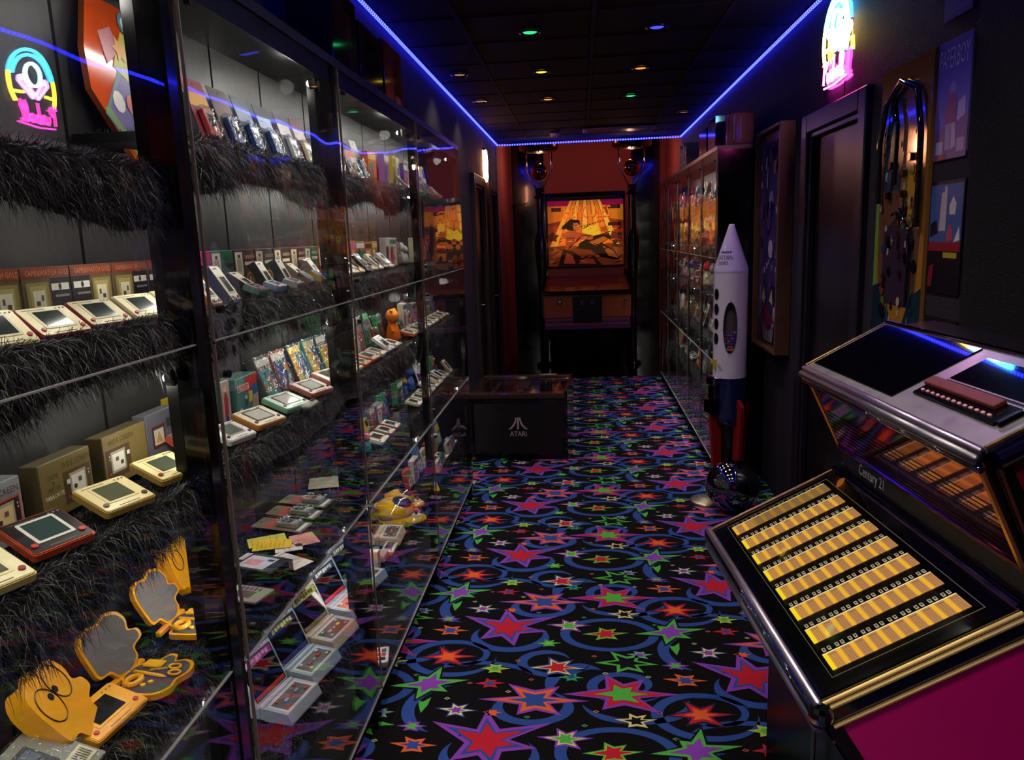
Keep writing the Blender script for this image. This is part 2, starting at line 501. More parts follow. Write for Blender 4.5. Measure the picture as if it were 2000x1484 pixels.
door('door_2', XL, 7.15, 7.81, 2.14, -1, '#2a1c1c')
door('door_3', XL, 8.32, 8.98, 2.14, -1, '#2a1c1c')
mb = MB(); mb.box(XL, XL + .012, 4.9, 7.0, 0, .08, '#08080a'); struct(mb.build('baseboard_left', 'plastic'))
mb = MB(); mb.box(XR - .012, XR, 2.5, 3.33, 0, .08, '#08080a'); struct(mb.build('baseboard_right', 'plastic'))

# ceiling: grid with single tiles
mb = MB(); mb.box(XL - .06, XR + .06, YB - .06, YF + .06, ZC + .03, ZC + .06, '#050505')
ceil = struct(mb.build('ceiling', 'tile'))
gx = [XL, -.602, .085, .771, XR]
gy = [YB] + [4.095 + .529 * k for k in range(-11, 11) if YB + .1 < 4.095 + .529 * k < YF - .05] + [YF]
tcache = {}
for i in range(len(gx) - 1):
    for j in range(len(gy) - 1):
        dx, dy = gx[i + 1] - gx[i], gy[j + 1] - gy[j]
        k = (round(dx, 3), round(dy, 3))
        if k not in tcache:
            m = MB(); m.bbox(-dx / 2 + .011, dx / 2 - .011, -dy / 2 + .011, dy / 2 - .011, 0, .02, '#060508', .004); tcache[k] = m.mesh('ceiling_tile', 'tile')
        ob('ceiling_tile', tcache[k], ceil, ((gx[i] + gx[i + 1]) / 2, (gy[j] + gy[j + 1]) / 2, ZC + .004))
for x in gx[1:-1]:
    m = MB(); m.box(x - .012, x + .012, YB, YF, ZC, ZC + .012, '#141018'); m.build('grid_bar', 'tile', ceil)
m = MB()
for y in gy[1:-1]: m.box(XL, XR, y - .012, y + .012, ZC + .001, ZC + .013, '#120e16')
m.build('grid_bar', 'tile', ceil)

# ------------------------------------------------------------------ LED rope along the wall tops
def led(name, label, p0, p1, n):
    p0, p1 = Vector(p0), Vector(p1)
    d = (p1 - p0); L = d.length; d.normalize()
    t = thing(name, label, 'led strip', p0)
    m = MB(); m.tube([(0, 0, 0), tuple(p1 - p0)], .0075, (0.008, 0.010, 1.0), 6); m.build('rope', 'led_tape', t)
    m = MB()
    for k in range(n):
        c = (p1 - p0) * ((k + .5) / n); hl = d * .006
        m.tube([tuple(c - hl), tuple(c + hl)], .0095, (0.02, 0.026, 1.0), 5)
    o = m.build('diodes', 'led', t); o['kind'] = 'stuff'
led('led_rope', 'blue led rope light along the left wall top above the long display case', (XL + .02, YB + .1, ZC - .025), (XL + .02, YF - .03, ZC - .025), 360)
led('led_rope', 'blue led rope light along the right wall top passing behind the neon sign', (XR - .02, YB + .1, ZC - .025), (XR - .02, YF - .03, ZC - .025), 360)
led('led_rope', 'short blue led rope light across the far red wall', (XL + .03, YF - .02, ZC - .025), (XR - .03, YF - .02, ZC - .025), 70)

# ------------------------------------------------------------------ ceiling downlights
def downlight(x, y, col, power, label, lightcol=None):
    t = thing('downlight', label, 'ceiling light', (x, y, ZC), group='recessed ceiling downlights')
    m = MB(); m.lathe([(.062, .0), (.062, -.006), (.05, -.009), (.044, -.004), (.042, .012)], '#303038', 24); m.build('trim_ring', 'metal', t, True)
    m = MB(); m.lathe([(0, -.003), (.035, -.004), (.044, .004)], col, 20); m.build('lens', 'downlight', t)
    ld = bpy.data.lights.new('downlight_beam', 'SPOT'); ld.energy = power; ld.spot_size = math.radians(115); ld.spot_blend = .8; ld.shadow_soft_size = .04
    ld.color = lightcol or (1, .86, .68)
    lo = bpy.data.objects.new('downlight_beam', ld); COL.objects.link(lo); lo.parent = t; lo.location = (0, 0, -.03)
GRN, BLU, YEL, ORG, WHT = '#30f080', '#4048ff', '#ffd040', '#ff9038', '#ffd8a8'
dl = [(-.28, 4.84, GRN, 'green ceiling downlight nearest the left wall of toys'), (.47, 4.9, BLU, 'blue ceiling downlight nearest the neon sign'),
      (-.27, 5.98, YEL, 'yellow ceiling downlight behind the green one on the left'), (.46, 6.04, ORG, 'orange ceiling downlight behind the blue one'),
      (-.87, 5.91, WHT, 'dim white ceiling downlight beside the left led rope, nearer of two'), (-.27, 7.15, ORG, 'orange ceiling downlight behind the yellow one'),
      (.46, 7.19, GRN, 'green ceiling downlight farthest down the right row'), (-.87, 7.07, WHT, 'dim white ceiling downlight beside the left led rope, farther of two'),
      (1.07, 8.32, WHT, 'dim white ceiling downlight beside the right led rope near the far wall')]
for x, y, c, lb in dl:
    dim = 'dim' in lb
    x *= .912; y *= .912
    downlight(x, y, c if not dim else '#7a5a48', POWER_DOWN * (.35 if dim else .7), lb)
k = 0
for y in (3.70, 2.52, 1.36, .20, -.95):
    for x in (-.28, .46):
        c = (ORG, GRN, WHT, BLU, YEL, WHT, ORG, WHT, WHT, ORG)[k]; k += 1
        downlight(x * .912, y * .912, c, POWER_DOWN * (1.6 if y < .5 else 1.0), 'ceiling downlight overhead, %s row before the green one, %s side' % (('first', 'second', 'third', 'fourth', 'fifth')[(k - 1) // 2], ('left', 'right')[(k - 1) % 2]))
t = thing('smoke_detector', 'small white smoke detector on the ceiling near the far wall', 'smoke detector', (-.27, 8.70, ZC))
m = MB(); m.lathe([(.05, 0), (.05, -.02), (.035, -.035), (0, -.04)], '#c8b8b8', 20); m.build('housing', 'plastic', t, True)
m = MB(); m.lathe([(.036, -.034), (.03, -.040), (.026, -.037)], '#606060', 20); m.build('sensor_ring', 'plastic', t)
t = thing('ceiling_vent', 'pale rectangular air vent in the ceiling near the far wall', 'vent', (.42, 8.53, ZC))
m = MB(); m.bbox(-.38, .38, -.14, .14, -.015, .0, '#8a807c', .004); m.build('frame', 'plastic', t)
for q in range(5):
    m = MB(); m.box(-.34, .34, -.10 + q * .042, -.075 + q * .042, -.02, -.014, '#5c5450'); m.build('slat', 'plastic', t)

# ------------------------------------------------------------------ display cases
def strands_mesh(name, base, direc, width, mat, col):
    """base, direc: (N,3) arrays; one tapered bent blade each"""
    N = len(base)
    rs = np.random.RandomState(N % 9973)
    side = np.cross(direc, rs.normal(size=(N, 3))); side /= (np.linalg.norm(side, axis=1)[:, None] + 1e-9)
    side *= width
    mid = base + direc * .55
    tip = base + direc * .95 + np.array([0, 0, -1.0]) * (np.linalg.norm(direc, axis=1) * .35)[:, None]
    V = np.stack([base - side, base + side, mid + side * .7, mid - side * .7, tip], 1).reshape(-1, 3)
    ar = (np.arange(N) * 5)[:, None]
    loops = np.concatenate([ar + 0, ar + 1, ar + 2, ar + 3, ar + 3, ar + 2, ar + 4], 1).ravel()
    starts = np.stack([np.arange(N) * 7, np.arange(N) * 7 + 4], 1).ravel()
    tot = np.tile([4, 3], N)
    me = bpy.data.meshes.new(name)
    me.vertices.add(len(V)); me.vertices.foreach_set('co', V.astype(np.float32).ravel())
    me.loops.add(len(loops)); me.loops.foreach_set('vertex_index', loops.astype(np.int32))
    me.polygons.add(len(starts)); me.polygons.foreach_set('loop_start', starts.astype(np.int32)); me.polygons.foreach_set('loop_total', tot.astype(np.int32))
    me.update(calc_edges=True)
    a = me.color_attributes.new('col', 'FLOAT_COLOR', 'CORNER')
    sh = np.repeat(rs.uniform(.5, 1.6, N), 7)
    c = np.ones((len(loops), 4), np.float32); c[:, :3] = np.array(lin(col))[None, :] * sh[:, None]
    a.data.foreach_set('color', c.ravel())
    me.materials.append(MATS[mat]); me.validate()
    return me

FURC = '#38373a'
def fur_shelf(case, y0, y1, xf, s, z, n, depth, name='shelf'):
    """s: +1 front looks towards +x (left case), -1 the other way. xf: front x of the shelf"""
    m = MB(); xb = xf - s * depth
    m.box(min(xf, xb), max(xf, xb), y0, y1, z - .018, z, '#0c0c0d')
    sh = m.build(name, 'fabric', case)
    rs = np.random.RandomState(int(abs(y0) * 1000 + z * 77))
    m = MB(); m.box(min(xf - s * .004, xf - s * .016), max(xf - s * .004, xf - s * .016), y0 + .03, y1 - .06, z - .0225, z - .019, (1, .95, .86)); m.build('hidden_shelf_fill', 'shelf_fill_right' if s < 0 else ('shelf_fill' if y0 < 2.2 else 'shelf_fill_far'), sh)  # added bar, hidden by the cloth, for even light on the toys
    # hanging cloth with soft folds
    ny = max(6, int((y1 - y0) / .035))
    c = MB(); prof = [(0, 0.004), (.018, -.004), (.028, -.03), (.024, -.065), (.012, -.095)]
    ph = rs.uniform(0, 6.28, 3)
    def fold(y): return .006 * math.sin(y * 38 + ph[0]) + .008 * math.sin(y * 17 + ph[1])
    def hang(y): return 1 + .22 * math.sin(y * 9 + ph[2])
    for i in range(ny):
        ya = y0 + (y1 - y0) * i / ny; yb = y0 + (y1 - y0) * (i + 1) / ny
        for j in range(len(prof) - 1):
            q = []
            for (yy, k) in ((ya, j), (yb, j), (yb, j + 1), (ya, j + 1)):
                q.append((xf + s * (prof[k][0] + fold(yy) * k / 4), yy, z + prof[k][1] * hang(yy)))
            c.poly(q, '#0e0e10')
    c.build('fur_cloth', 'fabric', sh, True)
    nt = int(n * .45); nf = n - nt
    bt = np.stack([xf - s * rs.uniform(0, depth, nt), rs.uniform(y0 + .02, y1 - .02, nt), np.full(nt, z)], 1)
    dt = np.stack([rs.normal(0, .5, nt) + s * .35, rs.normal(0, .5, nt), rs.uniform(.35, 1.0, nt)], 1)
    dt *= (rs.uniform(.012, .030, nt) / np.linalg.norm(dt, axis=1))[:, None]
    yy = rs.uniform(y0 + .03, y1 - .03, nf); u = rs.uniform(0, 1, nf)
    px = np.interp(u, [0, .25, .5, .75, 1], [p[0] for p in prof]); pz = np.interp(u, [0, .25, .5, .75, 1], [p[1] for p in prof])
    fo = .006 * np.sin(yy * 38 + ph[0]) + .008 * np.sin(yy * 17 + ph[1]); hg = 1 + .22 * np.sin(yy * 9 + ph[2])
    bf = np.stack([xf + s * (px + fo * u), yy, z + pz * hg], 1)
    df = np.stack([s * np.abs(rs.normal(.25, .35, nf)), rs.normal(0, .45, nf), -rs.uniform(.2, 1.0, nf) + (u < .2) * .9], 1)
    df *= (rs.uniform(.016, .045, nf) / np.linalg.norm(df, axis=1))[:, None]
    me = strands_mesh('fur', np.concatenate([bt, bf]), np.concatenate([dt, df]), .0006 if n > 3000 else .0011, 'fur', FURC)
    f = ob('fur', me, sh); f['kind'] = 'stuff'
    return sh

def display_case(label, y0, y1, xf, s, zs, seams, nfur, xback, first=False, sidepanel=False, ajar=0.0, npl=3):
    t = thing('display_case', label, 'display case', (0, 0, 0))
    zt = seams[-1]; zb = seams[0]
    def bx(m, xa, xb, ya, yb, za, zb_, c): m.box(min(xa, xb), max(xa, xb), ya, yb, za, zb_, c)
    # posts
    for yy in ([y0] if first else []) + [y1]:
        pd = .055 if (s > 0 and y0 < 2.2) else (.030 if s > 0 else .016)
        ya, yb = (yy - .048, yy) if yy == y1 else (yy, yy + .048)
        if s < 0: ya, yb = (yy - .022, yy) if yy == y1 else (yy, yy + .022)
        m = MB(); bx(m, xf - s * .006, xf - s * pd, ya, yb, 0, zt, '#060606'); m.build('post', 'blackgloss', t)
        if s > 0 and y0 < 2.2:
            m = MB(); bx(m, xf - s * .054, xf - s * .078, ya, ya + .004, 0, zt, '#060606'); m.build('fill_shield', 'plastic', t)  # flange added to keep the glowing strip out of view
            m = MB(); bx(m, xf - s * .0555, xf - s * .0585, ya + .010, ya + .038, zb + .05, zt - .06, (1, .93, .82)); m.build('hidden_post_fill', 'post_fill', t)  # strip added out of sight behind the post to light the shelves
    # back planks
    pw = (y1 - y0) / npl
    for k in range(npl):
        m = MB(); bx(m, xback, xback + s * .014, y0 + k * pw + .005, y0 + (k + 1) * pw - .005, zb, zt, '#2b2a29'); m.build('plank', 'wood', t)
    m = MB(); bx(m, xback, xback + s * .006, y0, y1, zb, zt, '#050505'); m.build('backing', 'wood', t)
    m = MB(); bx(m, xf - s * .006, xback, y0, y1, zb - .03, zb, '#08080a'); m.build('bottom_board', 'fabric', t)
    m = MB(); bx(m, xf - s * .0, xback, y0, y1, zt, zt + .025, '#08080a'); m.build('top_board', 'plastic', t)
    if not (first and s > 0):
        m = MB(); bx(m, xf - s * .02, xf - s * .034, y0 + .03, y1 - .06, zt - .004, zt - .001, (1, .95, .86)); m.build('hidden_top_fill', 'shelf_fill_right' if s < 0 else ('shelf_fill' if y0 < 2.2 else 'shelf_fill_far'), t)  # unseen bar added to light the top shelf
        m = MB(); bx(m, xf - s * .008, xf - s * .012, y0 + .004, y1 - .004, zt - .05, zt, '#060607'); m.build('valance', 'plastic', t)
    m = MB(); bx(m, xf - s * .12, xf - s * .15, y0, y1, 0, zb - .03, '#060607'); m.build('kick_board', 'plastic', t)
    m = MB(); bx(m, xf - s * .01, xf - s * .05, y1 - .045, y1 - .005, 0, zb - .03, '#050505'); m.build('foot', 'plastic', t)
    if sidepanel:
        m = MB(); bx(m, xf - s * .006, xback, y0 - .016, y0, 0.0, zt, '#060607'); m.build('side_panel', 'blackgloss', t)
    for z in zs: fur_shelf(t, y0 + .004, y1 - .004, xf - s * .075, s, z, nfur, abs(xback - xf) - .095)
    # acrylic front panes with hinges
    for k in range(len(seams) - 1):
        m = MB(); m.box(-.0025, .0025, .004, (y1 - y0) - .004, 0, seams[k + 1] - seams[k] - .006, (.9, .9, .9))
        p = m.build('pane', 'acrylic' if s > 0 else 'acrylic_wavy', t, loc=(xf, y0, seams[k] + .003), rot=(0, 0, ajar))
        e = MB()
        e.box(-.003, .003, .002, .006, 0, seams[k + 1] - seams[k] - .006, '#6a5c5c'); e.box(-.003, .003, .002, (y1 - y0) - .002, -.001, .0015, '#8a8a8a')
        e.build('polished_edge', 'plastic', p)
        for zz in (.06, seams[k + 1] - seams[k] - .07):
            hm = MB(); hm.tube([(s * .002, .03, zz), (s * .014, .03, zz)], .008, '#0a0a0a', 10); hm.build('hinge_knob', 'plastic', p)
    # puck lights in the upper far corner of every pane
    for k in range(len(seams) - 1):
        for yy in ((y1 - .068,) if s > 0 else ()):
            zz = seams[k + 1] - .055; x = xf - s * .062
            m = MB(); m.sphere((x, yy, zz), .009, (1, .97, .9), 10, 6); m.build('puck_lamp', 'puck', t)
            m = MB(); m.tube([(x + s * .014, yy, zz), (x + s * .002, yy, zz)], .016, '#101010', 12); m.build('puck_cap', 'plastic', t)
            ld = bpy.data.lights.new('puck_light', 'POINT'); ld.energy = POWER_PUCK; ld.shadow_soft_size = .02; ld.color = (1, .96, .86)
            lo = bpy.data.objects.new('puck_light', ld); COL.objects.link(lo); lo.parent = t; lo.location = (x - s * .05, yy - .03, zz - .01)
    return t

LX = -.72; LBACK = -.975
SE = [.12, .79, 1.467, 2.165]
display_case('nearest acrylic-fronted display case on the left with gold boxes inside', .37, 1.424, LX, 1, [1.80, 1.52, 1.19, .85, .40], SE, 12000, LBACK, first=True, ajar=.012)
display_case('second acrylic-fronted display case on the left holding the folding tabletop games', 1.424, 2.364, LX, 1, [1.87, 1.52, 1.19, .85, .40], SE, 9500, LBACK)
display_case('third acrylic-fronted display case on the left holding the yellow helmet games', 2.364, 3.474, LX, 1, [1.87, 1.52, 1.19, .85, .40], SE, 5500, LBACK)
display_case('farthest acrylic-fronted display case on the left beside the low black cabinet', 3.474, 4.684, LX, 1, [1.87, 1.52, 1.19, .85, .40], SE, 3200, LBACK)
RX = .86; RBACK = 1.175
SR = [.10, .78, 1.46, 2.14]
rb = [5.09, 5.72, 6.40, 7.10, 7.85, 8.60]
ordn = ['nearest', 'second', 'third', 'fourth', 'farthest']
for k in range(5):
    display_case('%s acrylic-fronted display case on the right side, %s' % (ordn[k], 'beside the rocket' if k == 0 else 'counted from the rocket'), rb[k], rb[k + 1], RX, -1, [1.84, 1.52, 1.19, .85, .45], SR, 900, RBACK, first=(k == 0), sidepanel=(k == 0), npl=2)

# ------------------------------------------------------------------ jukebox
def jukebox():
    J = thing('jukebox', 'large jukebox with glowing amber title strips and magenta side at the right front', 'jukebox', (.446, 1.386, 0), (0, 0, math.radians(4.157)))
    LN = .866
    def ext(prof, u0, u1, col, name, mat, parent=J, **k):
        m = MB(); n = len(prof)
        a = m._p([(p[0], u0, p[1]) for p in prof] + [(p[0], u1, p[1]) for p in prof]); c = lin(col)
        m.f.append(tuple(a + i for i in range(n))); m.c.append(c); m.f.append(tuple(a + n + i for i in reversed(range(n)))); m.c.append(c)
        for i in range(n):
            j = (i + 1) % n; m.f.append((a + j, a + i, a + n + i, a + n + j)); m.c.append(c)
        return m.build(name, mat, parent, **k)
    # pedestal
    m = MB(); m.bbox(.165, .56, .05, .83, 0, .66, '#0a0a0b', .006); base = m.build('pedestal', 'plastic', J)
    m = MB(); m.tube([(.165, .40, .30), (.145, .40, .30), (.145, .40, .42), (.165, .40, .42)], .006, '#9a9a98'); m.build('handle', 'metal', base)
    # lower cabinet
    body = ext([(.004, .70), (.004, .738), (.372, .92), (.372, .955), (.62, .955), (.62, .36), (.21, .36)], .006, LN - .006, '#0b070a', 'lower_cabinet', 'plastic')
    m = MB(); m.poly([(p[0], .003, p[1]) for p in ((.045, .688), (.235, .375), (.61, .375), (.61, .94), (.38, .94), (.374, .868))], '#d0107c'); m.build('side_panel', 'plastic', body, label='magenta side panel')
    m = MB(); m.poly([(p[0], LN - .003, p[1]) for p in reversed(((.045, .688), (.235, .375), (.61, .375), (.61, .94), (.38, .94), (.374, .868)))], '#d0107c'); m.build('side_panel', 'plastic', body, label='magenta side panel')
    m = MB(); m.poly([(.002, .0, .694), (.002, LN, .694), (.206, LN, .362), (.206, .0, .362)], '#38061c'); m.build('front_skirt', 'gloss', body)
    m = MB(); m.tube([(.03, .006, .652), (.03, LN - .006, .652)], .004, '#c890b0'); m.build('skirt_trim', 'metal', body)
    for a, b in (((.42, .72)), ((.30, .48))):
        m = MB(); m.sphere((a, -.001, b), .0045, '#d8d8d8', 8, 6); m.build('rivet', 'metal', body)
    # bright mouldings round the selection desk
    for name, z, r, c in (('chrome_rail', .744, .010, '#c8c4d0'), ('chrome_rail', .722, .013, '#a0a2ae'), ('chrome_rail', .698, .011, '#c8c4d0')):
        m = MB(); m.tube([(-.010, -.012, z), (-.010, LN + .012, z)], r, c, 12); m.build(name, 'chrome' if z == .722 else 'brushed', J, True)
    sl = Vector((.365, 0, .18)).normalized(); nr = Vector((-sl.z, 0, sl.x))
    def pt(t, u, h=0.0): return (sl.x * t + nr.x * h, u, .75 + sl.z * t + nr.z * h)
    for h, r, c in ((-.003, .0045, '#e8c880'), (-.016, .0055, '#f0d490'), (-.058, .0045, '#e0c080')):
        m = MB(); m.tube([pt(-.004, -.010, h), pt(.402, -.010, h)], r, c, 10); m.build('gold_rail', 'brass', J)
    m = MB(); m.T = None; m.poly([pt(.0, -.006, .004), pt(.40, -.006, .004), pt(.40, -.006, -.064), pt(.0, -.006, -.064)][::-1], '#0c0a26'); m.build('navy_band', 'gloss', J)
    m = MB(); m.tube([pt(-.004, LN + .006, .001), pt(.402, LN + .006, .001)], .005, '#7a5848', 10); m.build('gold_rail', 'brass', J)
    m = MB(); m.tube([pt(.405, -.005, .004), pt(.405, LN + .005, .004)], .010, '#5a4088', 10); m.build('violet_rail', 'chrome', J)
    m = MB(); m.sphere((-.004, -.008, .722), .024, '#8a8a90', 12, 8, 1, 1, 1.2); m.build('corner_cap', 'chrome', J)
    # selection panel
    m = MB()
    M = Matrix(((sl.x, 0, nr.x, 0), (0, 1, 0, 0), (sl.z, 0, nr.z, .75), (0, 0, 0, 1)))
    m.T = M; m.box(.0, .405, .004, LN - .004, -.018, .0, '#060606')
    pan = m.build('selection_panel', 'blackgloss', J)
    m = MB(); m.T = M
    for (a0, a1, b0, b1) in ((.040, .0412, .043, .84), (.362, .3632, .043, .84), (.040, .3632, .043, .0442), (.040, .3632, .8388, .84)):
        m.box(a0, a1, b0, b1, .0, .0006, '#c8b890')
    m.build('border_line', 'dim', pan)
    cards = []
    for kind in range(3):
        c = MB()
        st, bd = (('#ffd820', '#c8904a'), ('#f0b030', '#b88250'), ('#a87820', '#8a6a44'))[kind]  # backlight gradient put into the card colours: bright stripe, duller body
        c.poly([(0, 0, 0), (.0095, 0, 0), (.0095, .058, 0), (0, .058, 0)], st)
        c.poly([(.0095, 0, 0), (.0297, 0, 0), (.0297, .058, 0), (.0095, .058, 0)], bd)
        c.poly([(.0, .0545, .0002), (.0297, .0545, .0002), (.0297, .058, .0002), (.0, .058, .0002)], '#f8dca0')
        for q in (.0145, .0195, .0245):
            c.poly([(q, .004, .0002), (q + .0007, .004, .0002), (q + .0007, .052, .0002), (q, .052, .0002)], '#5c3c10')
        c.poly([(.013, .047, .0003), (.027, .047, .0003), (.027, .0485, .0003), (.013, .0485, .0003)], '#6a4818')
        cards.append(c.mesh('title_card', 'amber'))
    tg = MB(); tg.T = M
    for r in range(8):
        for q in range(10):
            u0 = .764 - .1005 * r; t0 = .050 + .0296 * q
            kind = (2 if q > 1 else 1) if r == 0 else (0 if q == 0 else (1 if r < 7 and (q + r) % 3 else 1))
            o = ob('title_card', cards[kind], pan); o.matrix_local = M @ Matrix.Translation((t0, u0, .001))
            for d in (.009, .021):
                tg.box(t0 + d - .0035, t0 + d + .0035, u0 + .064, u0 + .076, .0, .001, '#e8d8b8' if r else '#807050')
                tg.box(t0 + d - .0018, t0 + d + .0018, u0 + .0665, u0 + .0735, .001, .0014, '#504030')
    o = tg.build('number_tags', 'tag_glow', pan); o['kind'] = 'stuff'
    m = MB(); m.T = M; m.box(.004, .401, .006, LN - .006, .009, .011, (1, 1, 1)); m.build('cover_glass', 'acrylic_clear', pan)
    # riser with the name
    m = MB(); m.bbox(.372, .40, .0, LN - .03, .93, 1.004, '#0d0c0e', .003); rz = m.build('riser', 'plastic', J)
    m = MB(); put_text(m, 'Century 21', lambda a, b: (.3712, .655 - a, .972 + b), .150, .040, '#c0bcc8', 2); m.build('lettering', 'plastic', rz)
    m = MB(); put_text(m, 'SEEBURG', lambda a, b: (.3712, .095 - a, .966 + b), .075, .018, '#2c2a2e', 2); m.build('lettering', 'plastic', rz)
    # lid
    lid = ext([(.372, 1.001), (.271, 1.215), (.266, 1.243), (.495, 1.360), (.62, 1.37), (.62, .955), (.40, .955), (.40, 1.001)], .012, LN - .012, '#0c080b', 'lid_cabinet', 'plastic')
    e = Vector((.269 - .371, 0, 1.217 - 1.001)).normalized(); en = Vector((-e.z, 0, e.x))
    ME = Matrix(((e.x, 0, en.x, .371), (0, 1, 0, 0), (e.z, 0, en.z, 1.001), (0, 0, 0, 1)))
    m = MB(); m.T = ME; m.box(.010, .236, .016, LN - .016, -.004, .0015, '#a04a52'); m.build('mirror_front', 'chrome', lid, label='tinted mirror leaning over the title strips')
    m = MB(); m.T = ME
    for q in range(9): m.box(.016 + q * .0145, .0195 + q * .0145, .02, LN - .02, .0015, .003, '#300814')
    m.build('red_lines', 'gloss', lid)
    for (t0, cl) in ((.002, '#7a5a80'), (.009, '#8a3048')):
        m = MB(); m.T = ME; m.tube([(t0, -.004, .003), (t0, LN + .004, .003)], .004, cl, 8); m.build('edge_trim', 'chrome', lid)
    for u in (.004, LN - .004):
        m = MB(); m.T = ME; m.tube([(.0, u, .002), (.238, u, .002)], .005 if u > .5 else .008, '#c89a5a', 8); m.build('edge_trim', 'metal', lid)
    m = MB(); m.poly([(p[0], .009, p[1]) for p in ((.425, 1.03), (.61, 1.03), (.61, 1.345), (.495, 1.335), (.315, 1.245), (.33, 1.205))], '#7a0c1c'); m.build('side_panel', 'plastic', lid, label='dark red end panel of the lid')
    m = MB(); m.tube([(.40, .004, .99), (.305, .004, 1.205)], .008, '#8a6a48', 8); m.build('edge_trim', 'metal', lid)
    # stepped chrome nose of the lid
    for zz, vv, r, c in ((1.240, .262, .008, '#b0a0b8'), (1.224, .256, .011, '#8a8890'), (1.206, .262, .008, '#a898a8')):
        m = MB(); m.tube([(vv, -.010, zz), (vv, LN + .010, zz)], r, c, 10); m.build('chrome_rail', 'brushed' if zz != 1.206 else 'chrome', lid, True)
    tl = Vector((.227, 0, .117)).normalized(); tn = Vector((-tl.z, 0, tl.x))
    MT = Matrix(((tl.x, 0, tn.x, .268), (0, 1, 0, 0), (tl.z, 0, tn.z, 1.247), (0, 0, 0, 1)))
    m = MB(); m.T = MT; m.bbox(-.004, .258, -.012, LN + .012, -.014, .001, '#a8a4ac', .004); top = m.build('lid_top', 'brushed', lid)
    m = MB(); m.T = MT; m.bbox(.020, .246, .385, LN - .006, .0012, .004, '#05040a', .002); m.build('lid_window', 'blackglass', top)
    m = MB(); m.T = MT; m.tube([(.257, -.012, .003), (.257, LN + .012, .003)], .006, '#c8a0b8', 8); m.build('edge_trim', 'chrome', top)
    for u in (-.012, LN + .012):
        m = MB(); m.T = MT; m.tube([(.0, u, .0), (.257, u, .0)], .0055, '#d8b070', 8); m.build('edge_trim', 'metal', top)
        m = MB(); m.T = MT; m.tube([(.01, u, -.026), (.257, u, -.026)], .014, '#0c0a2c', 8); m.build('navy_rail', 'gloss', top)
        m = MB(); m.T = MT; m.tube([(.01, u, -.045), (.257, u, -.045)], .006, '#c0a070', 8); m.build('edge_trim', 'metal', top)
    # keypad and display
    m = MB(); m.T = MT; m.bbox(.052, .112, .045, .345, .001, .007, '#08070a', .002); kp = m.build('keypad', 'gloss', top)
    for q in range(13):
        m = MB(); m.T = MT; m.sphere((.068, .325 - q * .0205, .008), .0042, '#e0a0a8', 8, 5, 1, 1.6, .7); m.build('key', 'plastic', kp)
    m = MB(); m.T = MT; m.bbox(.082, .110, .085, .342, .007, .018, '#6a1f1c', .002); m.build('wooden_bar', 'wood', kp)
    m = MB(); m.T = MT; m.bbox(.056, .105, .03, .042, .001, .010, '#101018', .001); m.build('coin_slot', 'metal', kp)
    m = MB(); m.T = MT; m.bbox(.122, .222, .022, .325, .001, .005, '#a09ca8', .001); m.build('display_frame', 'brushed', top)
    m = MB(); m.T = MT; m.bbox(.127, .217, .028, .319, .005, .0065, '#07060c', .0005); m.build('display', 'blackglass', top)
    return J
jukebox()

